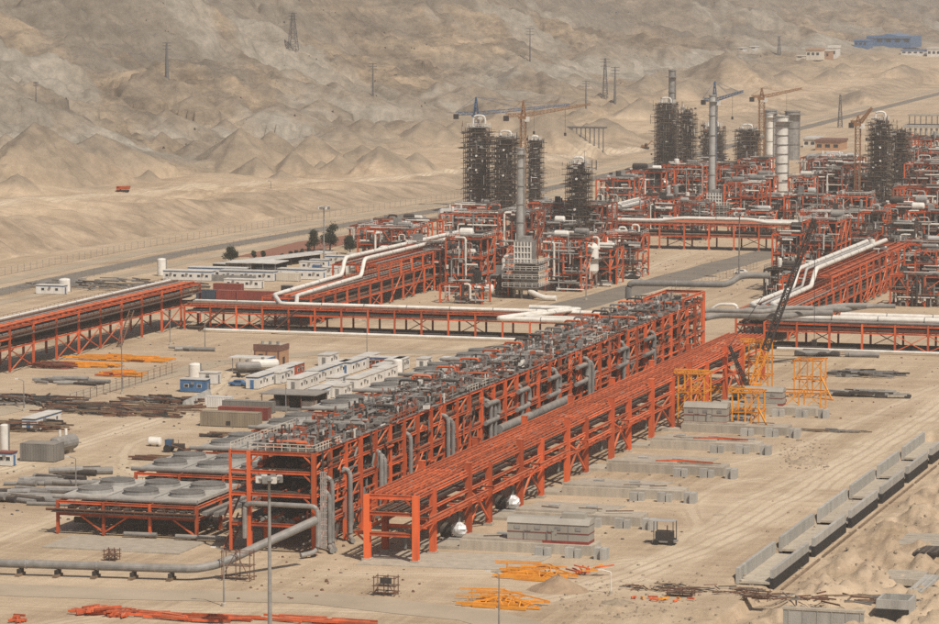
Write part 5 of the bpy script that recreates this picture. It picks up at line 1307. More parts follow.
# ------------------------------------------------------------------ concrete drain channel sections
for i, (a, b) in enumerate([(566.5, 595), (600, 628), (633, 659), (663.5, 687), (691.5, 714), (719, 744)]):
    t = T('drain_channel', 'open concrete drain channel section, ' + ('the nearest of the row' if i == 0 else ORD[i]+' from the near end'), 'drain channel', (-124, a), 'drain channel sections in a row', z=-1.5)
    for s, x in ((0, -127.0), (1, -121.3)):
        t.box('side_wall', x, x+.6, a, b, 0.15 if s else -1.0, 1.55, 'concrete_new')
        t.box('wall_base', x-.03, x+.63, a-.02, b+.02, -1.9, 0.15 if s else -1.0, 'bitumen')
        n = int((b-a)/1.2)
        rb = MB()
        for q in range(n):
            yy = a+.6+q*1.2; rb.box(x+.605, x+.625, yy-.08, yy+.08, -.4 if s == 0 else .2, 1.5)
        t.add('formwork_rib', rb, 'concrete', 'stuff')
    t.box('floor_slab', -126.4, -121.3, a, b, -.9, -.5, 'concrete')
    t.mem('timber_kerb', (-119.3, a, -1.5), (-119.3, b+2, -1.5), .35, .3, 'timber', 'box')
x0, y0 = g(876, 612)
t = T('concrete_chamber', 'open square concrete chamber at the lower right', 'concrete chamber', (x0, y0), z=-1.9)
L = 5.2; zt = 2.0
for nm, q in (('wall', (x0, x0+L, y0, y0+.4)), ('wall', (x0, x0+L, y0+5.6, y0+6)), ('wall', (x0, x0+.4, y0+.4, y0+5.6)), ('wall', (x0+L-.4, x0+L, y0+.4, y0+5.6))): t.box(nm, *q, -1.9, zt, 'concrete_new')
t.box('bitumen_coat', x0-.03, x0+L*.98, y0-.05, y0-.01, -1.9, .6, 'bitumen'); t.box('floor_slab', x0+.4, x0+L-.4, y0+.4, y0+5.6, -1.9, -1.6, 'concrete_new')
xa, ya = g(783, 622)
t = T('concrete_wall', 'low weathered concrete wall at the bottom edge', 'wall', (xa, ya))
t.box('wall', xa, xa+12.3, ya, ya+.8, -1.5, 2.0, 'concrete_new'); t.box('coping', xa-.1, xa+12.4, ya-.1, ya+1.0, 2.0, 2.35, 'concrete')
for q in range(6): t.box('pier', xa+.8+q*2.2, xa+.95+q*2.2, ya-.08, ya-.01, -1.5, 1.98, 'concrete_new')
for i, (px, py, w, d) in enumerate([(905, 575, 6.5, 9), (925, 545, 8, 13), (880, 583, 5, 6)]):
    x, y = g(px, py, -1.2)
    zt = float(terrain([x], [y])[0])
    b = MB(); n = 7
    for k in range(n): b.box(x-w/2, x+w/2, y-d/2+d*k/n+.03, y-d/2+d*(k+1)/n-.03, zt-.6, zt+.5+.04*(k % 3))
    single('blinding_slab', b, 'concrete', ['patch of rough grey blinding concrete by the dark steel pile', 'large grey concrete blinding beyond the pit', 'small grey slab at the pit edge'][i], 'slab', (x, y, zt))
for i, (px, py, n, L, m) in enumerate([(928, 548, 8, 7, 'dark'), (928, 585, 5, 16, 'concrete_new')]):
    x, y = g(px, py, 0); zt = float(terrain([x], [y])[0])
    t = T('steel_pile' if i == 0 else 'kerb_stack', ['dark steel bundle on the grey slab at right', 'long concrete kerb units lying at the right edge'][i], 'pile', (x, y, zt))
    for k in range(n): t.mem('bar', (x-1.8+k*.5, y-L/2, zt+.55+.15*(k % 2)), (x-1.5+k*.5, y+L/2, zt+.65), .45, .45, m, 'box')
# ------------------------------------------------------------------ machines and oddments on the open ground
x, y = g(665, 544)
t = T('welding_generator', 'dark wheeled generator under a flat canopy on open sand', 'generator', (x, y))
t.box('body', x-1.5, x+1.4, y-1, y+1, .7, 2.3, 'dark'); t.box('chassis', x-2.0, x+2.1, y-1.1, y+1.1, .45, .7, 'galv')
t.box('canopy', x-1.9, x+1.9, y-1.4, y+1.4, 4.1, 4.2, 'lagging')
for sx in (-1.7, 1.7):
    for sy in (-1.2, 1.2): t.mem('canopy_post', (x+sx, y+sy, .7), (x+sx, y+sy, 4.1), .12, .12, 'dark', 'box')
for sx in (-1.3, 1.3):
    for sy in (-1.25, 1.25): t.mem('wheel', (x+sx, y+sy-.15, .5), (x+sx, y+sy+.15, .5), 1.0, 1.0, 'rubber', 'cyl')
t.mem('exhaust', (x+.4, y, 2.3), (x+.4, y, 3.3), .2, .2, 'rust', 'tube'); t.mem('tow_bar', (x-2, y, .6), (x-3.6, y-.2, .3), .15, .15, 'dark', 'box')
def scaff_cart(label, px, py, w, h, box=True):
    x, y = g(px, py)
    t = T('scaffold_tower', label, 'scaffold', (x, y)); b = MB()
    for sx in (-w, 0, w):
        for sy in (-1, 1): b.bar((x+sx, y+sy, 0), (x+sx, y+sy, h), .12)
    for z in (.6, h*.5, h-.3):
        for sy in (-1, 1): b.bar((x-w-.3, y+sy, z), (x+w+.3, y+sy, z), .11)
        for sx in (-w, 0, w): b.bar((x+sx, y-1.2, z), (x+sx, y+1.2, z), .11)
    b.bar((x-w, y-1, .5), (x, y-1, h-.3), .1); b.bar((x+w, y-1, .5), (x, y-1, h-.3), .1)
    t.add('tube_frame', b, 'rust'); t.box('board', x-w, x+w, y-1, y+1, h*.5, h*.5+.1, 'plank')
    if box: t.box('panel', x-.6, x+1.3, y-1.25, y-1.15, h*.65, h*.95, 'dark')
scaff_cart('small scaffold stand with a dark panel on the sand near the rack end', 386, 595, 1.7, 3.2)
scaff_cart('low tube stand on the sand at the near end of the drain channel', 757, 600, 1.9, 1.6, False)
scaff_cart('low scaffold stand beside the nearest drain channel section', 681, 596, 2.0, 1.3, False)
scaff_cart('small tube stand on the pad edge behind the foreground pipe', 112, 560, 1.0, 2.0, False)
scaff_cart('scaffold tower under the bend of the foreground pipe', 238, 580, 2.4, 5.0, False)
for i, (px, py, h, r) in enumerate([(558, 590, 2.6, 5.0), (808, 463, 1.6, 4.2), (618, 603, .8, 3.0), (720, 515, .4, 1.5)]):
    x, y = g(px, py); b = MB(); n, m_ = 20, 6; r_ = random.Random(i); vs_ = []
    for a in range(m_+1):
        for k in range(n):
            q = r*(1-a/m_)*(1+r_.uniform(-.1, .1)); vs_.append((x+q*math.cos(6.283*k/n), y+q*math.sin(6.283*k/n)*.8, h*(a/m_)*(1+r_.uniform(-.06, .06))-.05))
    b.add(vs_, [(a*n+k, a*n+(k+1) % n, (a+1)*n+(k+1) % n, (a+1)*n+k) for a in range(m_) for k in range(n)])
    single('spoil_heap', b, 'spoil' if i == 0 else 'stone', ['reddish cone of earth beside the yellow trusses on the ground', 'low stony heap on the open sand at right', 'low stony heap right of the reddish cone', 'tiny heap in the middle of the open sand'][i], 'heap', (x, y))
# yellow trusses lying on the ground
def truss_heap(label, px, py, L, seed, m='yellow'):
    x, y = g(px, py); r_ = random.Random(seed)
    t = T('truss_pile', label, 'steel trusses', (x, y))
    for k in range(4):                    # collapsed frames: long chords, propped rafters, webs
        yo = k*1.3; xa, xb = x+r_.uniform(-1, 2), x+L*r_.uniform(.75, 1.05); z0 = .25+.12*k
        pk = (x+L*r_.uniform(.35, .55), y+yo+.8, r_.uniform(1.1, 1.9)); b = MB()
        b.bar((xa, y+yo, z0), (xb, y+yo-.6, z0), .26); b.bar((xa, y+yo, z0+.1), pk, .18); b.bar(pk, (xb, y+yo-.6, z0+.1), .18)
        for f in (.3, .55, .8):
            for e in ((xa, y+yo), (xb, y+yo-.6)):
                p_ = Vector((e[0], e[1], z0)).lerp(Vector(pk), f); q_ = (e[0]+(pk[0]-e[0])*min(1, f+r_.uniform(-.15, .2)), e[1], z0); b.bar(p_, q_, .14)
        t.add('truss', b, m)
    for k in range(11):
        a = r_.uniform(-1, L*.55); t.mem('loose_beam', (x+a, y-1.6+k*.3, .2+.05*k), (x+a+r_.uniform(3, 8), y-2.0+k*.45, .25+.05*k), .3, .34, m, 'box')
    for k in range(5):
        a = r_.uniform(0, L*.4); t.mem('raised_beam', (x+a-2, y+2+k*.6, 1.1+.2*k), (x+a+L*.4, y+2.6+k*.7, 1.2+.17*k), .2, .2, m, 'box')
        t.mem('prop', (x+a, y+2.2+k*.6, 0), (x+a, y+2.2+k*.6, 1.15+.19*k), .16, .16, m, 'box')
truss_heap('yellow roof trusses on the ground in front of the compressor house', 497, 577, 14, 4)
truss_heap('yellow roof trusses on the ground nearest the camera', 463, 605, 13, 5)
x, y = g(590, 576); t = T('truss_pile', 'small orange steel heap right of the yellow trusses', 'steel pile', (x, y))
for k in range(14): a = rnd.uniform(0, 3.1); t.mem('loose_beam', (x-3+k*.3, y, .2+.1*k), (x-3+k*.3+3.5*math.cos(a), y+2*math.sin(a), .3+.12*k), .22, .22, rnd.choice(['yellow','orange']), 'box')
def steel_pile(label, px, py, n, L, spread, m, seed, hgt=1.0, name='steel_pile', w=.34, tilt=.25, cat='steel pile'):
    x, y = g(px, py); r_ = random.Random(seed)
    t = T(name, label, cat, (x, y))
    for k in range(n):
        a = r_.gauss(0, tilt); q = L*r_.uniform(.45, 1); cx_, cy_ = x+r_.uniform(-.5, .5)*spread[0], y+r_.uniform(-.5, .5)*spread[1]
        z = .25+hgt*r_.random()*max(.2, 1-abs(cx_-x)/max(.1, spread[0])*1.1)
        dx, dy = math.cos(a)*q/2, math.sin(a)*q/2
        mm = r_.choice(m) if isinstance(m, list) else m
        t.mem('bar', (cx_-dx, cy_-dy, z), (cx_+dx, cy_+dy, z+r_.uniform(-.1, .1)), w*r_.uniform(.7, 1.2), w, mm, 'box')
    return t
steel_pile('jumbled orange steel pieces at the bottom left', 105, 614, 60, 4, (9, 4), 'orange', 1, .9, tilt=.9)
steel_pile('long orange steel beams stacked at the bottom edge', 190, 619, 30, 9, (15, 5), 'orange', 2, .6, tilt=.12)
steel_pile('orange steel beams at the bottom edge right of the lamp post', 315, 622, 20, 9, (14, 3), 'orange', 3, .4, tilt=.1)
steel_pile('small round orange coil at the bottom left corner', 18, 622, 16, 2, (1, 1), 'orange', 4, 1.0, tilt=1.5)
steel_pile('yellow steel beams stacked below the far left rack', 80, 366, 60, 9, (14, 6), 'yellow', 5, 1.0, tilt=.15)
steel_pile('yellow steel beams stacked beyond, right of the first yellow stack', 118, 360, 60, 10, (22, 7), 'yellow', 6, 1.0, tilt=.1)
steel_pile('yellow steel beams in a small stack by the dirt road', 122, 376, 40, 6, (9, 5), ['yellow','yellow','orange'], 7, 1.0, tilt=.1)
steel_pile('red brown steel stack left of the yellow beams', 53, 368, 40, 6, (9, 5), ['red_cont','rust'], 8, 1.6, tilt=.1)
steel_pile('rusty beams spread across the yard left of the tan container', 118, 411, 120, 9, (30, 18), ['rust','rust','dark','timber'], 9, .8, tilt=.5)
steel_pile('rusty scrap row beyond the concrete blocks', 160, 402, 70, 6, (18, 8), ['dark','rust','grey'], 10, 1.0, tilt=.6)
steel_pile('dark scrap pile at the far left edge above the long cabin', 18, 402, 110, 8, (26, 14), ['dark','rust','grey','dark'], 11, 1.2, tilt=.5)
steel_pile('dark stacked racks behind the grey lidded container', 28, 430, 70, 7, (16, 9), ['dark','rust','timber'], 12, 2.0, tilt=.2)
steel_pile('rusty bundle on the sand left of the second air cooler', 155, 460, 26, 6, (6, 2), ['rust','timber'], 13, .8, tilt=.1)
steel_pile('brown bundle on the sand below the tan container', 225, 437, 30, 6, (7, 2.5), ['rust','timber','dark'], 14, .8, tilt=.1)
steel_pile('scattered grey scrap along the fence road beyond the left rack', 118, 287, 130, 9, (52, 26), ['grey','galv','dark','timber'], 15, 1.6, tilt=.6)
steel_pile('planks and scrap spread by the open pit', 830, 600, 60, 5, (26, 8), ['timber','rust','grey'], 16, .3, tilt=.6, w=.22)
steel_pile('dark low scrap heap before the right cross rack', 866, 376, 60, 7, (15, 8), ['dark','grey','galv'], 17, 1.2, tilt=.2)
steel_pile('grey slabs and forms stacked right of the yellow portal', 870, 396, 50, 8, (17, 7), ['concrete','concrete_new','dark'], 18, 1.0, tilt=.15, w=.6)
steel_pile('timber and bars on the sand below the low yellow frame', 835, 432, 26, 6, (12, 3), ['timber','galv'], 19, .3, tilt=.2, w=.2)
steel_pile('wire and bars strewn along the low bank in the foreground', 690, 590, 60, 4, (22, 6), ['rust','dark','timber'], 20, .4, tilt=.9, w=.14)
steel_pile('tiny orange bits beside the low tube stand', 660, 600, 12, 1.6, (10, 3), ['yellow','orange'], 23, .3, tilt=.9, w=.3)
steel_pile('grey bars laid out in front of the cabins', 265, 410, 24, 7, (14, 3), ['galv','grey'], 21, .5, tilt=.1)
def pipe_pile(label, px, py, n, L, spread, seed, rmax=.75):
    x, y = g(px, py); r_ = random.Random(seed)
    t = T('pipe_pile', label, 'pipe pile', (x, y))
    for k in range(n):
        a = r_.uniform(-.35, .55); q = L*r_.uniform(.4, 1); r = r_.uniform(.3, rmax)
        cx_, cy_ = x+r_.uniform(-.5, .5)*spread[0], y+r_.uniform(-.5, .5)*spread[1]; z = r+.02+(.5*r_.random() if k > n*.6 else 0)
        t.mem('pipe', (cx_-math.cos(a)*q/2, cy_-math.sin(a)*q/2, z), (cx_+math.cos(a)*q/2, cy_+math.sin(a)*q/2, z), 2*r, 2*r, r_.choice(['grey','galv','grey','dark']), 'tube')
    return t
pipe_pile('heap of large grey pipes at the left edge, beside the dirt track', 22, 498, 26, 10, (18, 16), 31)
pipe_pile('grey pipes lying left of the nearest air cooler', 62, 484, 16, 9, (14, 9), 32)
pipe_pile('grey pipes and an elbow lying on the sand before the lamp', 84, 475, 6, 9, (8, 4), 33, .8)
pipe_pile('single grey pipe lying in the yard before the left cross rack', 188, 351, 3, 11, (7, 1.5), 34, .6)
pipe_pile('dark grey pipe spools lying on the sand before the right cross rack', 838, 356, 6, 9, (16, 4), 35, .8)
pipe_pile('galvanised pipe rows below the far left rack', 63, 383, 20, 9, (16, 8), 36, .5)
# ------------------------------------------------------------------ cabins, containers, sheds (axis: long side along 'y' or 'x')
def cabin(label, x, y, L, W=2.6, h=2.7, ax='y', wall='cabin', trim='blue', roof='roof_white', group=None, nwin=3, door=True, z0=.15):
    t = T('site_cabin', label, 'cabin', (x, y), group)
    lx, ly = (W, L) if ax == 'y' else (L, W)
    t.box('floor_frame', x+.1, x+lx-.1, y+.1, y+ly-.1, 0, z0, 'dark')
    t.box('wall', x, x+lx, y, y+ly, z0, h, wall)
    t.box('roof', x-.15, x+lx+.15, y-.15, y+ly+.15, h, h+.18, roof)
    e = .03
    if trim:
        t.box('trim', x+lx+.002, x+lx+e, y, y+ly, h-.35, h-.01, trim); t.box('trim', x, x+lx, y-e, y-.002, h-.35, h-.01, trim)
    for i in range(nwin):
        f = (i+.5)/nwin
        if ax == 'y':
            w = t.box('window', x+lx+.002, x+lx+.05, y+ly*f-.55, y+ly*f+.55, 1.15, 2.0, 'white'); t.box('pane', x+lx+.05, x+lx+.07, y+ly*f-.45, y+ly*f+.45, 1.22, 1.93, 'glass', parent=w)
        else:
            w = t.box('window', x+lx*f-.55, x+lx*f+.55, y-.05, y-.002, 1.15, 2.0, 'white'); t.box('pane', x+lx*f-.45, x+lx*f+.45, y-.07, y-.05, 1.22, 1.93, 'glass', parent=w)
    for i in range(max(1, nwin//2)):
        f = (i*2+1.0)/max(2, nwin)
        if ax == 'y': t.box('air_conditioner', x+lx+.002, x+lx+.4, y+ly*f-.35, y+ly*f+.35, 1.9, 2.4, 'galv')
        else: t.box('air_conditioner', x+lx*f-.35, x+lx*f+.35, y-.4, y-.002, 1.9, 2.4, 'galv')
    if door:
        if ax == 'y': t.box('door', x+lx*.35, x+lx*.35+.9, y-.06, y-.002, z0, 2.2, trim or 'grey')
        else: t.box('door', x+lx+.002, x+lx+.06, y+ly*.3, y+ly*.3+.9, z0, 2.2, trim or 'grey')
    return t
def cabin_px(label, px, py, **k): x, y = g(px, py); return cabin(label, x, y, **k)
# office compound left of the tall rack: rows of white cabins
rows = [(246, 389, [('white cabin nearest the tanker with blue stripe', 12, 'blue'), ('white cabin with blue roof edge behind the first', 12, 'blue'), ('orange cabin at the end of the left cabin row', 6, None)]),
        (305, 383, [('white cabin in the middle row, front one', 12, 'blue'), ('white cabin in the middle row, rear one', 12, 'blue')]),
        (339, 374, [('white cabin in the third row, front', 12, 'blue'), ('white cabin in the third row, back', 9, None)]),
        (308, 402, [('white cabin right of the grey roofed shed, front', 7, 'blue'), ('white cabin right of the grey roofed shed, second', 8, None)]),
        (346, 391, [('white cabin at the right of the compound, front', 9, None), ('white cabin at the right of the compound, second', 9, None), ('white cabin at the right of the compound, rear', 9, None)]),
        (287, 391, [('low white cabin between the left and middle rows', 14, None)])]
for px, py, lst in rows:
    x, y = g(px, py); yy = y
    for lab, L, tr in lst:
        cabin(lab, x, yy, L, 3.0, 2.9, 'y', 'orange_old' if lab.startswith('orange') else 'cabin', tr, nwin=max(2, int(L/3.2)), group='cabins of the office compound'); yy += L+1.3
x, y = g(365, 380)
for i in range(3): cabin('short white cabin behind the compound, %s from left' % ORD[i], x+i*5.2, y+22+i*2, 5, 2.5, 2.7, 'y', group='short cabins behind the compound', trim=None, nwin=2)
for lab, px, py, L in [('white cabin squeezed between the left row and the middle row', 268, 384, 8), ('white cabin in front of the third row', 326, 389, 8), ('white cabin behind the right hand cabins of the compound', 372, 377, 9),
        ('white cabin closing the gap before the right hand cabins', 331, 398, 6), ('pale cabin beside the orange cabin at the row end', 318, 366, 7), ('white cabin at the far right corner of the compound', 385, 371, 8)]:
    cabin_px(lab, px, py, L=L, W=3, ax='y', trim=None, nwin=2, group='cabins of the office compound')
cabin_px('red orange cabin at the back of the compound beside the white tank', 366, 368, L=6, W=3, ax='x', wall='orange_old', trim='blue', nwin=3)
cabin_px('blue workshop cabin beside the white tank in the yard', 180, 392, L=6.4, W=3, ax='x', wall='blue', trim=None, h=3.0, nwin=2)
cabin_px('white portable cabin beside the blue workshop', 199, 384, L=4.5, W=3, ax='x', wall='cabin', trim=None, nwin=1)
cabin_px('long white cabin at the left edge by the dirt road', 22, 431, L=14, W=3, ax='y', trim='blue', nwin=3)
cabin_px('small white hut with a dark red roof at the left edge', -3, 466, L=3.2, W=2.6, ax='x', trim='blue', roof='red_cont', nwin=2)
cabin_px('white cabin beside the white water tank near the fence road', 36, 294, L=9, W=3, ax='x', trim='blue', nwin=2)
# tan container and neighbours
def container(label, x, y, L, m, ax='x', W=2.44, h=2.75, group=None, n=None):
    t = T('shipping_container', label, 'container', (x, y), group)
    lx, ly = (L, W) if ax == 'x' else (W, L)
    t.box('wall', x+.06, x+lx-.06, y+.06, y+ly-.06, .15, h-.08, m)
    b = MB(); n = int(L/.55)
    for i in range(n):
        f = .12+(L-.24)*i/n
        if ax == 'x': b.box(x+f, x+f+.28, y+.01, y+.06, .2, h-.12)
        else: b.box(x+lx-.06, x+lx-.01, y+f, y+f+.28, .2, h-.12)
    t.add('corrugation', b, m, 'stuff')
    for dx in (0, lx-.12):
        for dy in (0, ly-.12): t.box('corner_post', x+dx, x+dx+.12, y+dy, y+dy+.12, .0, h, m)
    t.box('roof', x+.02, x+lx-.02, y+.02, y+ly-.02, h-.08, h+.02, m)
    t.box('sill', x+.02, x+lx-.02, y+.02, y+ly-.02, .02, .15, 'dark')
    if ax == 'x':
        for k in (0.25, .72): t.mem('lock_bar', (x+lx+.03, y+ly*k, .3), (x+lx+.03, y+ly*k, h-.2), .06, .06, 'galv', 'box')
    else:
        for k in (0.25, .72): t.mem('lock_bar', (x+lx*k, y-.03, .3), (x+lx*k, y-.03, h-.2), .06, .06, 'galv', 'box')
    return t
def cont_px(label, px, py, L, m, **k): x, y = g(px, py); return container(label, x, y, L, m, **k)
t = cont_px('large weathered tan container standing in the yard', 200, 426, 13.2, 'tan_cont', W=3.0, h=3.2)
x, y = g(200, 426); t.box('hatch', x+6.0, x+7.0, y-.06, y-.002, .5, 1.3, 'dark')
cont_px('red brown container behind the tan container', 218, 419, 11.5, 'red_cont')
cont_px('grey container behind the red brown one', 222, 412, 11.8, 'grey_cont', h=2.6)
cont_px('pale container with a rusty roof left of the grey roofed shed', 205, 408, 6, 'cabin', h=2.6)
cont_px('grey container with an open lid frame at the left edge', 20, 461, 7.5, 'grey_cont', W=5, h=3.6)
x, y = g(52, 457); vessel('grey horizontal tank beside the lidded container', ((x, y+1, 2.3), (x+1, y+9, 2.3)), 1.6, 'grey')
x, y = g(262, 408)
t = T('open_shed', 'grey flat roofed open shed beside the white cabins', 'shed', (x, y))
t.box('roof', x-.5, x+13, y-.5, y+9, 3.2, 3.4, 'grey'); t.box('back_wall', x, x+12.5, y+8.4, y+8.6, 0, 3.2, 'dark')
for q in range(5):
    for yy in (y, y+8): t.mem('post', (x+q*3.1, yy, 0), (x+q*3.1, yy, 3.2), .16, .16, 'rust', 'box')
for q in range(3): t.box('stored_crate', x+.8+q*4, x+3.4+q*4, y+2, y+5, 0, 1.6, ['galv','dark','cabin'][q])
# brick cube building
x, y = g(254, 367)
t = T('brick_kiosk', 'small tan brick building with a brown top band', 'building', (x, y))
t.box('wall', x, x+6.6, y, y+7, 0, 4.1, 'brick_tan'); t.box('top_band', x-.12, x+6.72, y-.12, y+7.12, 4.1, 5.4, 'brick_brown'); t.box('roof', x+.3, x+6.3, y+.3, y+6.7, 5.4, 5.45, 'concrete')
t.box('parapet', x-.12, x+6.72, y-.12, y+.2, 5.4, 5.7, 'brick_brown')
for i in range(3): t.box('pier', x+i*3.1, x+i*3.1+.4, y-.06, y-.002, 0, 4.1, 'brick_brown')
t.box('door', x+6.602, x+6.66, y+2.6, y+4, 0, 2.4, 'dark'); t.box('vent', x+1.2, x+2.4, y-.06, y-.002, 2.6, 3.3, 'dark')
for k in range(3): t.mem('roof_unit', (x+1.2+k*2, y+3, 5.45), (x+1.2+k*2, y+3, 6.2), .7, .7, 'galv', 'cyl')
# tanker trailers and tanks
def tanker(label, px, py, L, r, m):
    x, y = g(px, py); t = T('tank_trailer', label, 'tank trailer', (x, y))
    t.mem('tank', (x, y, 1.5+r), (x+L*.9, y+L*.45, 1.5+r), 2*r, 2*r, m, 'drum')
    t.mem('chassis', (x-.6, y-.3, 1.1), (x+L*.92, y+L*.46, 1.1), 1.2, .35, 'dark', 'box')
    for f in (.1, .7, .85):
        for s in (-1, 1): cx_, cy_ = x+L*.9*f-s*.5, y+L*.45*f+s*1.0; t.mem('wheel', (cx_-.1, cy_-.15, .55), (cx_+.1, cy_+.15, .55), 1.1, 1.1, 'rubber', 'cyl')
    t.mem('hatch', (x+L*.4, y+L*.2, 1.5+2*r-.1), (x+L*.4, y+L*.2, 1.9+2*r), .8, .8, 'galv', 'cyl')
tanker('white tank trailer parked beside the brick building', 250, 376, 7, 1.3, 'white')
tanker('dull tank trailer parked behind the white one', 236, 377, 6, 1.1, 'grey')
x, y = g(232, 372)
t = T('canopy', 'pale flat canopy on posts behind the tank trailers', 'canopy', (x, y))
t.box('roof', x-1, x+9, y, y+6, 3.4, 3.6, 'roof_white'); t.box('fascia', x+9.002, x+9.06, y, y+6, 3.1, 3.6, 'blue')
for a in (0, 4, 8):
    for b_ in (.4, 5.6): t.mem('post', (x+a, y+b_, 0), (x+a, y+b_, 3.4), .15, .15, 'galv', 'box')
def vtank(label, px, py, r, h, m='white'):
    x, y = g(px, py); t = T('water_tank', label, 'tank', (x, y))
    t.add('shell', MB().lathe((x, y, .3), [(r,0),(r,h),(r*.7,h+r*.2),(.1,h+r*.3)], 20), m); t.add('plinth', MB().lathe((x, y, 0), [(r*1.1,0),(r*1.1,.3)], 20), 'concrete')
    t.mem('ladder', (x+r+.1, y-.3, .3), (x+r+.1, y-.3, h+.6), .35, .12, 'galv', 'box')
vtank('white round water tank near the fence road', 65, 292, 1.9, 3.4)
vtank('tall white water tank left of the site offices', 162, 276, 1.5, 5.0)
vtank('slim white upright tank at the left edge beside the hut', 5, 457, .95, 6.2)
vtank('white tank in the yard left of the brick building', 195, 378, 1.5, 3.0)
vtank('white tank at the right end of the compound cabins', 398, 374, 1.3, 3.0)
x, y = g(155, 446); t = T('storage_tank', 'small white barrel tank alone on the sand', 'tank', (x, y)); t.mem('shell', (x-1.4, y, 1.0), (x+1.4, y, 1.0), 1.9, 1.9, 'white', 'drum')
for s in (-.8, .8): t.box('cradle', x+s-.15, x+s+.15, y-.8, y+.8, 0, .4, 'dark')
# tractor and cars
def tractor(label, px, py):
    x, y = g(px, py); t = T('tractor', label, 'tractor', (x, y))
    t.box('bonnet', x-.4, x+2.2, y-.6, y+.6, .9, 1.8, 'dark'); t.box('cab', x-1.7, x-.3, y-.8, y+.8, .9, 2.6, 'crane_blue'); t.box('windscreen', x-.299, x-.28, y-.7, y+.7, 1.8, 2.5, 'glass')
    for dx, r in ((-1.1, .8), (1.6, .5)):
        for s in (-1, 1): t.mem('wheel', (x+dx, y+s*.95-.2, r), (x+dx, y+s*.95+.2, r), 2*r, 2*r, 'rubber', 'cyl')
    t.mem('exhaust', (x+1, y, 1.8), (x+1, y, 2.6), .12, .12, 'rust', 'tube'); t.box('loader_bucket', x+2.6, x+3.3, y-1, y+1, .3, .9, 'rust')
    t.mem('loader_arm', (x-.2, y-.9, 1.6), (x+2.8, y-.9, .6), .18, .18, 'rust', 'box'); t.mem('loader_arm', (x-.2, y+.9, 1.6), (x+2.8, y+.9, .6), .18, .18, 'rust', 'box')
tractor('small dark blue tractor parked on the sand before the second air cooler', 174, 452)
def car(label, px, py, m, rot=0, z=0):
    x, y = g(px, py, z)
    if z: z = float(terrain([x], [y])[0])
    t = T('car', label, 'car', (x, y, z)); b = MB()
    prof = [(-2.1,.35),(-2.15,.9),(-1.2,1.0),(-.7,1.5),(1.0,1.5),(1.7,1.0),(2.1,.95),(2.1,.35)]
    n = len(prof); b.add([(x+a, y+s*.85, z+c) for s in (-1, 1) for a, c in prof], [tuple(range(n)), tuple(range(2*n-1, n-1, -1))]+[(i, i+n, (i+1) % n+n, (i+1) % n) for i in range(n)])
    t.add('body', b, m); t.box('side_window', x-.65, x+1.1, y-.88, y-.852, z+1.02, z+1.4, 'glass')
    for dx in (-1.35, 1.35):
        for s in (-1, 1): t.mem('wheel', (x+dx, y+s*.78-.1, z+.34), (x+dx, y+s*.78+.1, z+.34), .68, .68, 'rubber', 'cyl')
car('white car parked on the far sand terrace above the lone column', 566, 155, 'white'); car('grey car parked on the far sand terrace right of the white one', 580, 151, 'grey')
car('blue car parked at the end of the left cabin row', 238, 386, 'blue')
car('dark car on the sand in front of the left unit', 632, 279, 'dark'); car('white car parked beside the paved road and mast', 741, 274, 'white')
def excavator(label, px, py):
    hx, hy, hz, _ = hit(px, py, True)
    t = T('excavator', label, 'excavator', (hx, hy, hz))
    for s in (-1, 1): t.box('crawler_track', hx-2.0, hx+2.0, hy+s*1.2-.3, hy+s*1.2+.3, hz, hz+.9, 'rubber')
    t.box('house', hx-1.9, hx+1.2, hy-1.3, hy+1.3, hz+1.0, hz+2.1, 'crane_orange'); c = t.box('cab', hx+.1, hx+1.5, hy-1.3, hy-.2, hz+1.2, hz+3.0, 'crane_orange'); t.box('window', hx+.3, hx+1.45, hy-1.33, hy-1.302, hz+2.0, hz+2.8, 'glass', parent=c)
    t.mem('boom', (hx+1, hy+.2, hz+1.6), (hx+3.8, hy+.2, hz+4.4), .45, .5, 'crane_orange', 'box'); t.mem('stick', (hx+3.8, hy+.2, hz+4.4), (hx+5.6, hy+.2, hz+2.0), .35, .4, 'crane_orange', 'box')
    t.box('bucket', hx+5.0, hx+6.0, hy-.5, hy+.9, hz+.9, hz+1.9, 'dark')
excavator('orange excavator on the sand terrace left of the twin columns', 645, 149)
# dump truck on the haul road
hx, hy, hz, _ = hit(122, 193, True)
t = T('dump_truck', 'orange dump truck on the haul road across the hillside', 'truck', (hx, hy, hz))
t.box('cab', hx-3.0, hx-1.0, hy-1.25, hy+1.25, hz+1.0, hz+3.3, 'orange_truck'); t.box('windscreen', hx-3.04, hx-3.002, hy-1.1, hy+1.1, hz+2.1, hz+3.1, 'glass'); t.box('side_window', hx-2.6, hx-1.4, hy-1.29, hy-1.252, hz+2.1, hz+3.0, 'glass')
b = MB(); b.add([(hx-.8, hy-1.3, hz+1.5), (hx+4.2, hy-1.3, hz+1.5), (hx+4.8, hy-1.4, hz+3.4), (hx-.9, hy-1.4, hz+3.2), (hx-.8, hy+1.3, hz+1.5), (hx+4.2, hy+1.3, hz+1.5), (hx+4.8, hy+1.4, hz+3.4), (hx-.9, hy+1.4, hz+3.2)],
    [(0,1,2,3),(7,6,5,4),(0,4,5,1),(1,5,6,2),(2,6,7,3),(3,7,4,0)]); t.add('tipper_body', b, 'orange_truck')
t.box('chassis', hx-3, hx+4.2, hy-.6, hy+.6, hz+.8, hz+1.2, 'dark')
t.o.scale = (.7, .7, .7)
for dx in (-2.1, 1.6, 3.2):
    for s in (-1, 1): t.mem('wheel', (hx+dx, hy+s*1.05-.25, hz+.62), (hx+dx, hy+s*1.05+.25, hz+.62), 1.24, 1.24, 'rubber', 'cyl')
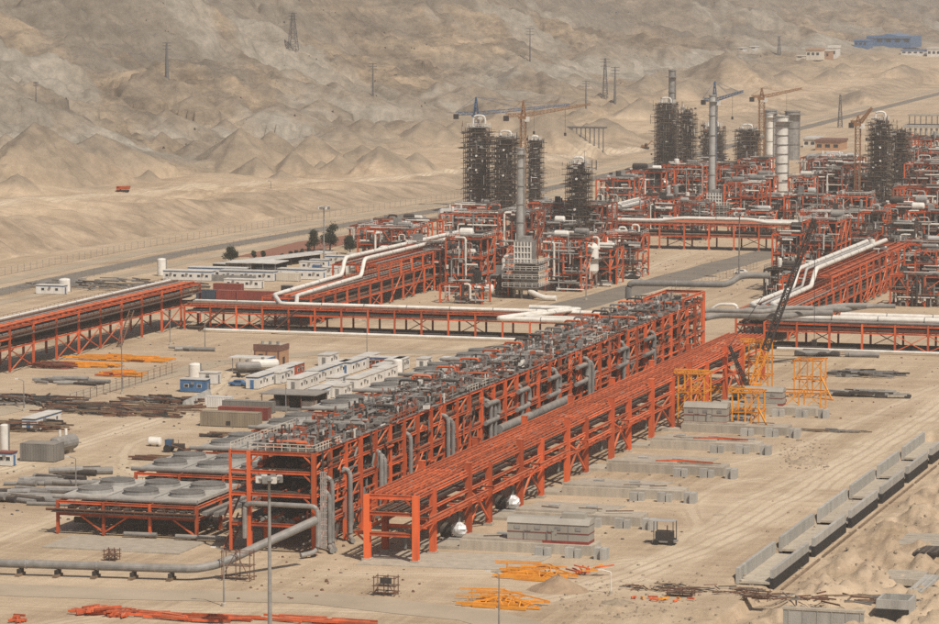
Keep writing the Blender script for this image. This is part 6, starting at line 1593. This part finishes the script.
# concrete blocks row in the yard
for i in range(9):
    x, y = g(186+i*2.7, 407-i*1.35)
    t = T('concrete_block', 'grey concrete barrier block in the row by the blue workshop, %s from left' % ORD[i], 'barrier', (x, y), 'barrier blocks by the blue workshop')
    t.add('block', MB().add([(x+a, y+c, z) for c in (-.9, .9) for a, z in ((-.6, 0), (.6, 0), (.6, .35), (.25, 1.5), (-.25, 1.5), (-.6, .35))], [tuple(range(6)), tuple(range(11, 5, -1))]+[(i_, i_+6, (i_+1) % 6+6, (i_+1) % 6) for i_ in range(6)]), 'concrete_new')
# site offices beyond the left rack
x, y = g(163, 280)
for i, (dx, dy, L, h) in enumerate([(0, 0, 16, 3.0), (17, 5, 18, 3.0), (4, 11, 20, 3.2), (26, 14, 22, 3.2)]):
    cabin('long white site office with blue trim, %s' % ['front left','front right','rear left','rear right'][i], x+dx, y+dy, L, 4.5, h, 'x', 'cabin', 'blue', nwin=int(L/2.6), group='white site offices')
def open_hall(label, px0, px1, py, depth, h, roof, wall):
    x0, y = g(px0, py); x1, _ = g(px1, py)
    t = T('open_hall', label, 'shed', (x0, y)); t.box('roof', x0-.6, x1+.6, y-.6, y+depth, h, h+.25, roof)
    t.box('back_wall', x0, x1, y+depth-.4, y+depth-.2, 0, h, wall); t.box('side_wall', x0, x0+.2, y+.3, y+depth-.4, 0, h, wall)
    n = max(2, int((x1-x0)/4))
    for i in range(n+1): t.mem('post', (x0+(x1-x0)*i/n, y, 0), (x0+(x1-x0)*i/n, y, h), .25, .25, 'galv', 'box')
    for i in range(n): xx = x0+(x1-x0)*(i+.5)/n; t.box('stored_load', xx-1.2, xx+1.2, y+2, y+4.5, 0, rnd.uniform(.8, h*.7), rnd.choice(['dark','cabin','grey','timber']))
open_hall('dark open fronted workshop with a cream roof behind the containers', 251, 278, 279, 11, 5.0, 'roof_white', 'dark')
open_hall('white roofed open shed left of the dark workshop', 226, 250, 276, 9, 4.2, 'roof_white', 'cabin')
x, y = g(207, 281); single('yard_wall', MB().box(x, x+16, y, y+.4, 0, 2.0).box(x-.1, x+.5, y-.1, y+.5, 0, 2.2).box(x+15.6, x+16.2, y-.1, y+.5, 0, 2.2), 'grey', 'grey wall before the white roofed shed', 'wall', (x, y))
cab = cabin_px('white portable office in front of the dark workshop', 224, 288, L=12, W=3, ax='x', trim=None, nwin=4)
# long covered canopy beside the red court
x0, y0 = g(232, 273); x1, y1 = g(338, 260)
t = T('parking_canopy', 'long cream roofed parking canopy in front of the red court', 'canopy', (x0, y0))
d = Vector((x1-x0, y1-y0, 0)); L = d.length; d.normalize(); nn = Vector((-d.y, d.x, 0))
p = Vector((x0, y0, 0)); q = p+d*L
b = MB(); b.prism([tuple((p)[:2]), tuple((q)[:2]), tuple((q+nn*8)[:2]), tuple((p+nn*8)[:2])], 2.6, 2.85); t.add('roof', b, 'roof_white')
n = int(L/6)
for i in range(n+1):
    for s in (.4, 7.4): e = p+d*L*i/n+nn*s; t.mem('post', (e.x, e.y, 0), (e.x, e.y, 2.6), .22, .22, 'dark', 'box')
b = MB(); b.prism([tuple((p+nn*7.5)[:2]), tuple((q+nn*7.5)[:2]), tuple((q+nn*7.7)[:2]), tuple((p+nn*7.7)[:2])], 0, 2.6); t.add('back_wall', b, 'dark')
pts = [g(236, 257), g(262, 251), g(298, 242), g(352, 235), g(362, 240), g(330, 248), g(280, 257)]
b = MB(); b.prism(pts, 0.0, .12); o = bpy.data.objects.new('sports_court', b.mesh('sports_court', 'court')); col.objects.link(o); o['kind'] = 'structure'
# containers in a row behind the left rack
cs = [('navy_cont', 6.1, 'dark navy container at the left end of the container row'), ('red_cont', 6.1, 'red container left of the long red one'), ('red_cont', 12.2, 'long red container in the middle of the container row'), ('navy_cont', 7.0, 'navy container at the right end of the container row')]
x, y = g(196, 299)
for m, L, lab in cs: container(lab, x, y, L, m, group='containers behind the left rack'); x += L+.25; y += .1
x, y = g(213, 294); container('faded red container behind the container row', x, y, 9, 'red_cont', h=3.2)
for i, (px, py, m) in enumerate([(298, 279, 'tan_cont'), (305, 277, 'grey_cont'), (312, 274, 'blue'), (318, 276, 'rust')]): cont_px('%s container beside the small cabins' % ['tan','grey','blue','rusty'][i], px, py, 3.0, m, ax='y', W=2.4)
for i, (px, py, L) in enumerate([(299, 270, 7), (310, 268, 6), (322, 276, 5), (325, 264, 8), (330, 273, 6), (341, 268, 6), (347, 262, 8)]): cabin_px('small white cabin near the trees, %s of the cluster from left' % ORD[i], px, py, L=L, W=3, ax='x', trim='blue' if i % 2 else None, nwin=2, group='small cabins near the trees')
x, y = g(281, 295)
t = T('waste_skip', 'dark open steel bin standing alone beside the containers', 'bin', (x, y)); t.box('body', x, x+3.4, y, y+2.4, .3, 2.8, 'dark'); t.box('lid', x-.1, x+3.5, y-.1, y+2.5, 2.8, 2.9, 'grey')
for a in (.2, 3.0): t.box('foot', x+a, x+a+.2, y+.1, y+2.3, 0, .3, 'dark')
t.mem('arm', (x+3.5, y+1, .4), (x+3.7, y+1, 3.0), .2, .2, 'white', 'box')
x, y = g(276, 281); container('cream box body standing below the dark workshop', x, y, 7.5, 'cream', h=2.6)
# ------------------------------------------------------------------ trees
def leaf_crown(cx_, cy_, z0, rx, rz, n, r_, lobes):
    b = MB(); L = []
    for _ in range(lobes):
        a, q, zz = r_.uniform(0, 6.28), r_.uniform(.1, .62), r_.uniform(.15, .9)
        L.append((cx_+rx*q*math.cos(a)*(1.1-zz*.6), cy_+rx*q*math.sin(a)*(1.1-zz*.6), z0+zz*rz, rx*r_.uniform(.2, .42)))
    for _ in range(n):
        x, y, z, rr = r_.choice(L)
        v = Vector((r_.gauss(0, 1), r_.gauss(0, 1), r_.gauss(0, .9))).normalized()*rr*abs(r_.gauss(.75, .3))
        p = Vector((x, y, z))+v
        if p.z < z0-.2: continue
        s = r_.uniform(.16, .34)
        a = Vector((r_.gauss(0, 1), r_.gauss(0, 1), r_.gauss(0, 1))).normalized(); c = a.cross(Vector((r_.gauss(0, 1), r_.gauss(0, 1), r_.gauss(0, 1)))).normalized()
        b.add([tuple(p-a*s), tuple(p+c*s*.5), tuple(p+a*s), tuple(p-c*s*.5)], [(0, 1, 2, 3)])
    return b
def tree(label, px, py, h, rx, seed, group='trees around the red court'):
    x, y = g(px, py); r_ = random.Random(seed)
    t = T('tree', label, 'tree', (x, y), group)
    tr = t.add('trunk', MB().tube([(x, y, 0), (x+.1, y, h*.3), (x-.1, y+.1, h*.7)], [h*.035, h*.026, h*.012], 8), 'bark')
    lb = MB()
    for k in range(5): a = k*1.26; lb.tube([(x, y, h*(.25+.08*k)), (x+rx*.6*math.cos(a), y+rx*.6*math.sin(a), h*(.45+.08*k))], [h*.014, h*.005], 5)
    t.add('limb', lb, 'bark', parent=tr)
    t.add('crown', leaf_crown(x, y, h*.16, rx, h*.78, int(900*rx), r_, 16), 'leaf')
for i, (px, py, h, rx, lab) in enumerate([(314, 251, 7.6, 3.6, 'dark green tree left of the tall lamp post'), (330, 251, 9.6, 4.4, 'biggest dark tree right of the lamp post, by the red court'), (231, 262, 5.0, 3.4, 'dark bush tree at the left end of the red court'),
        (350, 254, 6.5, 3.2, 'dark tree at the right end of the red court'), (254, 258, 2.4, 1.3, 'small tree on the court edge, first from left'), (263, 258, 2.4, 1.2, 'small tree on the court edge, second from left'), (291, 259, 2.8, 1.2, 'small tree on the court edge, third from left'),
        (296, 258, 2.6, 1.1, 'small tree on the court edge, fourth from left'), (302, 256, 2.6, 1.2, 'small tree on the court edge, fifth from left'), (309, 254, 2.4, 1.1, 'small tree on the court edge, sixth from left'), (282, 259, 1.8, 1.0, 'tiny shrub on the court edge')]):
    tree(lab, px, py, h, rx, 500+i)
# ------------------------------------------------------------------ lamp posts and masts
def lamp(label, px, py, top, head=True, w=.28, m='galv', rows=True):
    x, y = g(px, py); k = mpp(px, py); h = (py-top)*k
    t = T('lamp_post', label, 'lamp post', (x, y))
    t.add('pole', MB().tube([(x, y, 0), (x, y, h*.5), (x, y, h)], [w, w*.8, w*.55], 10), m)
    t.add('base', MB().lathe((x, y, 0), [(w*2.6, 0), (w*2.6, .5), (w*1.4, .6)], 10), 'concrete')
    if head:
        t.add('head_frame', MB().lathe((x, y, h), [(.3, 0), (1.9, .1), (1.9, .35), (.3, .35)], 14), m)
        for i in range(8): a = i*.785; t.box('floodlight', x+1.7*math.cos(a)-.35, x+1.7*math.cos(a)+.35, y+1.7*math.sin(a)-.3, y+1.7*math.sin(a)+.3, h-.35, h+.55, 'white' if i % 2 else 'galv')
    else:
        ar = t.pipe('arm', [(x, y, h-.3), (x, y, h+.2), (x-1.4, y, h+.5)], .09, m, 6, .5); t.box('lantern', x-2.1, x-1.3, y-.2, y+.2, h+.42, h+.58, 'white')
lamp('tall grey floodlight mast in front of the tall rack', 270, 640, 478, True, .36)
lamp('thin grey lamp post near the bend of the foreground pipe', 224, 606, 550, False, .16)
lamp('thin lamp post in the foreground beside the yellow trusses', 499, 640, 574, False, .16)
lamp('slim white marker post right of the reddish cone of earth', 611, 594, 573, False, .12, 'white')
lamp('tall floodlight mast behind the small cabins near the trees', 324, 262, 208, True, .3)
lamp('tall floodlight mast standing beside the paved road', 739, 280, 214, True, .3)
lamp('thin tall post in the yard left of the blue workshop', 122, 394, 327, False, .16)
lamp('thin lamp post by the dark scrap pile', 24, 411, 381, False, .16)
lamp('thin lamp post beside the heap of large grey pipes', 76, 489, 459, False, .14)
lamp('thin lamp post in the yard before the cross rack, left', 170, 345, 312, False, .14)
lamp('thin lamp post in the yard behind the brick building', 205, 350, 314, False, .14)
lamp('thin lamp post before the left cross rack, middle', 367, 362, 322, False, .14)
lamp('thin lamp post in the cabin compound', 286, 425, 384, False, .14)
lamp('thin post at the road bend right of the left unit', 586, 300, 258, False, .16)
lamp('tall mast between the braced frame and the dark furnace', 817, 235, 172, True, .3)
lamp('thin lamp post on the fence road verge', 271, 205, 182, False, .2, 'pylon')
# ------------------------------------------------------------------ fences
def fence(label, pts, step, h, m='galv'):
    t = T('fence', label, 'fence', (pts[0][0], pts[0][1])); w = MB(); n_ = 0
    for p, q in zip(pts[:-1], pts[1:]):
        p, q = Vector((*p, 0)), Vector((*q, 0)); n = max(1, int((q-p).length/step))
        for i in range(n):
            e = p+(q-p)*i/n; n_ += 1
            if n_ < 290: t.mem('post', e, e+Vector((0, 0, h)), .1, .1, m, 'box')
        for z in (.3, h*.4, h*.7, h*.98): w.bar(p+Vector((0, 0, z)), q+Vector((0, 0, z)), .04)
    t.add('wire', w, m)
fence('long wire fence along the plant side of the perimeter road', [(-445.5, 940), (-445.5, 1150), (-433, 1300), (-418, 1440), (-421, 1800)], 5, 2.6)
fence('long wire fence along the hill side of the perimeter road', [(-474, 940), (-474, 1150), (-463, 1300), (-446, 1440), (-448, 1700)], 5, 2.6)
fence('mesh fence before the yellow beam stacks', [g(70, 405), g(178, 372)], 4, 2.6, 'rust')
fence('wire fence along the paved road at the right unit', [g(640, 305), g(760, 268)], 4, 2.4)
# ------------------------------------------------------------------ pylons
def pylon(label, px, py, top, w, arms=True, tub=False):
    hx, hy, hz, hs = hit(px, py, True); k = hs/FPX; h = (py-top)*k
    t = T('power_pylon', label, 'pylon', (hx, hy, hz-.5))
    W = w*k
    if tub:
        t.add('pole', MB().tube([(hx, hy, hz-1), (hx, hy, hz+h)], [W*.5, W*.22], 10), 'pylon')
    else:
        t.add('body', MB().lattice((hx, hy, hz-1), (hx, hy, hz+h), W, 9, max(.3, .45*k), W*.22), 'pylon')
    if arms:
        for f in (.8, .9, .98): z = hz+h*f; t.mem('crossarm', (hx-h*.13, hy, z), (hx+h*.13, hy, z), .35, .35, 'pylon', 'box')
pylon('tapered grey pylon on the left hillside', 167, 78, 43, 4.5, True, True)
pylon('broad lattice pylon high on the hillside', 293, 50, 14, 9)
pylon('slim pole pylon above the spoil cones', 373, 98, 65, 2.2, True, True)
pylon('slim pole pylon right of the orange crane jib', 586, 110, 82, 2.2, True, True)
pylon('lattice pylon in the middle distance, left of a pair', 605, 100, 60, 5)
pylon('slim pylon right of the lattice pylon', 615, 104, 68, 3, True, True)
pylon('tapered dark pylon beside the road at the right', 840, 128, 95, 4.5, False)
pylon('thin far pylon above the centre hills', 530, 62, 30, 1.6, True, True)
pylon('thin far pylon beside the left hill path', 36, 102, 82, 1.4, True, True)
pylon('far lattice pylon in front of the blue roofed plant', 779, 57, 38, 3.5)
# ------------------------------------------------------------------ far buildings on the terraces
def far_building(label, px0, px1, foot, top, depth, wall, roof, n, name='far_building', gable=False):
    hx, hy, hz, hs = hit((px0+px1)/2, foot, True); k = hs/FPX; L = (px1-px0)*k; h = (foot-top)*k
    x0 = hx-L/2; t = T(name, label, 'building', (x0, hy, hz-1)); hy0 = hy
    t.box('wall', x0, x0+L, hy, hy+depth, hz-2, hz+h*.8, wall)
    if gable:
        b = MB(); ns = max(1, int(L/(22*max(.6, k*1.2))))
        for i in range(ns):
            a, c = x0+L*i/ns, x0+L*(i+1)/ns; m_ = (a+c)/2
            b.add([(a, hy-1, hz+h*.62), (c, hy-1, hz+h*.62), (m_, hy-1, hz+h), (a, hy+depth, hz+h*.62), (c, hy+depth, hz+h*.62), (m_, hy+depth, hz+h)], [(0,1,2),(5,4,3),(0,2,5,3),(1,4,5,2),(0,3,4,1)])
        t.add('roof', b, roof)
    else: t.box('roof', x0-.5, x0+L+.5, hy-.5, hy+depth+.5, hz+h*.8, hz+h, roof)
    for i in range(n):
        x = x0+L*(i+.5)/n; t.box('window', x-L/n*.28, x+L/n*.28, hy-.12, hy-.02, hz+h*.3, hz+h*.58, 'glass')
far_building('large blue factory building on the far right terrace', 866, 911, 46, 34, 60, 'blue', 'blue', 5, gable=True)
far_building('small blue building left of the large blue factory', 854, 867, 48, 41, 30, 'blue', 'blue', 3)
far_building('low blue roofed shed right of the far factory', 901, 924, 55, 50, 30, 'cabin', 'blue', 4)
far_building('long white shed at the far right edge', 927, 945, 57, 48, 30, 'cabin', 'roof_white', 4)
far_building('cream block of far site buildings, left', 806, 820, 60, 51, 20, 'cream', 'brick_tan', 3)
far_building('cream block of far site buildings, middle', 819, 829, 59, 50, 20, 'brick_tan', 'cream', 3)
far_building('white three storey far building with dark windows', 828, 836, 59, 47, 20, 'cabin', 'white', 2)
far_building('low tan hut left of the cream far buildings', 796, 803, 60, 57, 12, 'cream', 'cream', 1)
far_building('low white hut on the far hillside', 738, 744, 52, 49, 12, 'cabin', 'cabin', 1); far_building('second low white hut on the far hillside', 750, 756, 52, 49, 12, 'cabin', 'cabin', 1)
far_building('tan brick workshop right of the white columns', 815, 840, 151, 140, 20, 'brick_tan', 'brick_brown', 3)
far_building('low tan shed left of the tan brick workshop', 803, 816, 148, 138, 18, 'cream', 'roof_white', 2)
# elevated conveyor on the hillside
hx, hy, hz, hs = hit(582, 139, True); k = hs/FPX
t = T('conveyor_gantry', 'long dark gantry on posts across the sand slope', 'conveyor', (hx-22*k, hy, hz))
t.box('deck', hx-22*k, hx+24*k, hy, hy+4, hz+10*k, hz+11.6*k, 'pylon')
for i in range(10): x = hx-22*k+46*k*(i+.5)/10; t.mem('post', (x, hy+.5, hz-12), (x, hy+.5, hz+10*k), .5, .5, 'pylon', 'box')
# concrete frame building at the right edge
x, y = g(905, 150); x1_, _ = g(950, 150); k = mpp(920, 150)
t = T('unfinished_building', 'unfinished grey concrete frame building at the right edge', 'building', (x, y))
for i in range(9):
    for yy in (y, y+14): t.mem('column', (x+(x1_-x)*i/8, yy, 0), (x+(x1_-x)*i/8, yy, 22*k), .7, .7, 'concrete_new', 'box')
t.box('floor_slab', x-1, x1_, y-1, y+15, 22*k, 25*k, 'concrete_new'); t.box('roof_slab', x+1, x1_, y+1, y+13, 34*k, 35.5*k, 'concrete')
for i in range(7): t.mem('prop', (x+2+(x1_-x-2)*i/7, y+1, 25*k), (x+2+(x1_-x-2)*i/7, y+1, 34*k), .4, .4, 'scaffold', 'box')
# road on the left pylons, small boxes and rocks as uncountable litter
def litter(name, label, rects, n, smin, smax, m, seed, flat=.6):
    r_ = random.Random(seed); b = MB()
    for _ in range(n):
        (pa, qa, pb, qb) = r_.choice(rects); px, py = r_.uniform(pa, pb), r_.uniform(qa, qb)
        x, y = g(px, py); z = float(terrain([x], [y])[0]) if x > -124 or y < 545 else 0.0
        s = smin+(smax-smin)*r_.random()**3; a = r_.uniform(0, 3.14); c, s_ = math.cos(a)*s, math.sin(a)*s
        h = s*flat*r_.uniform(.6, 1.3)
        q = [r_.uniform(.7, 1.1) for _ in range(8)]
        b.add([(x+c*q[0], y+s_*q[0], z-.05), (x-s_*q[1], y+c*q[1], z-.05), (x-c*q[2], y-s_*q[2], z-.05), (x+s_*q[3], y-c*q[3], z-.05),
               (x+c*.6*q[4], y+s_*.6*q[4], z+h), (x-s_*.6*q[5], y+c*.6*q[5], z+h*.8), (x-c*.6*q[6], y-s_*.6*q[6], z+h), (x+s_*.6*q[7], y-c*.6*q[7], z+h*.7)],
              [(4,5,6,7),(0,1,5,4),(1,2,6,5),(2,3,7,6),(3,0,4,7)])
    o = bpy.data.objects.new(name, b.mesh(name, m)); col.objects.link(o); tag(o, label, 'rubble', None, 'stuff')
litter('rubble', 'pale stones scattered over the dug ground and sand', [(600, 560, 939, 624), (760, 500, 939, 600), (560, 580, 700, 624), (780, 440, 830, 470)], 1500, .06, .5, 'stone', 1)
litter('debris', 'dark scraps and offcuts scattered about the yards', [(0, 380, 240, 470), (180, 360, 300, 450), (0, 460, 130, 520), (60, 340, 260, 400), (520, 430, 700, 540), (640, 260, 780, 300)], 900, .08, .55, 'dark', 2, .5)
litter('debris', 'rusty and grey oddments round the units and racks', [(340, 270, 640, 310), (760, 285, 939, 320), (600, 240, 760, 270), (330, 400, 640, 560), (780, 350, 939, 420), (230, 540, 430, 600)], 1000, .08, .5, 'rust', 3, .6)
def scrub():
    r_ = random.Random(9); b = MB(); n = 5200
    e = np.array([(r_.uniform(-13.5, 13.5), 1500*math.exp(r_.random()**1.3*1.1), r_.random()) for _ in range(n)])
    th = np.radians(e[:, 0])-YAW*0-0.0
    X = np.sin(np.radians(e[:, 0])-YAW)*e[:, 1]; Y = np.cos(np.radians(e[:, 0])-YAW)*e[:, 1]
    tt = hill_edge(Y)-X; keep = (tt > 150) & (fbm(X/120, Y/120, 91, 3) > .40+.2*e[:, 2]); Z = terrain(X, Y)
    for x, y, z, k in zip(X, Y, Z, keep):
        if not k: continue
        w = r_.uniform(.35, .95)
        for _k in range(5):
            a = r_.uniform(0, 6.28); c, s_ = math.cos(a)*w, math.sin(a)*w
            b.add([(x-c, y-s_, z-.2), (x+c*.6, y+s_*.6, z-.2), (x+c*.2+r_.uniform(-.5,.5)*w, y+s_*.2, z+w*r_.uniform(.6, 1.1))], [(0, 1, 2)])
    o = bpy.data.objects.new('scrub', b.mesh('scrub', 'scrub')); col.objects.link(o); tag(o, 'dry dark shrubs dotted over the hillside', 'scrub', None, 'stuff')
scrub()
# ------------------------------------------------------------------ hazy desert air
m = bpy.data.materials.new('haze_air'); m.use_nodes = True
n_, l_ = m.node_tree.nodes, m.node_tree.links
n_.remove(n_['Principled BSDF'])
pv = n_.new('ShaderNodeVolumePrincipled'); pv.inputs['Color'].default_value = (0.76, 0.75, 0.735, 1); pv.inputs['Density'].default_value = 0.00012
pv.inputs['Anisotropy'].default_value = 0.2
l_.new(pv.outputs[0], n_['Material Output'].inputs['Volume'])
b = MB().box(-14000, 14000, -9000, 14000, -30, 420)
o = bpy.data.objects.new('haze', b.mesh('haze', m)); col.objects.link(o); o['kind'] = 'stuff'
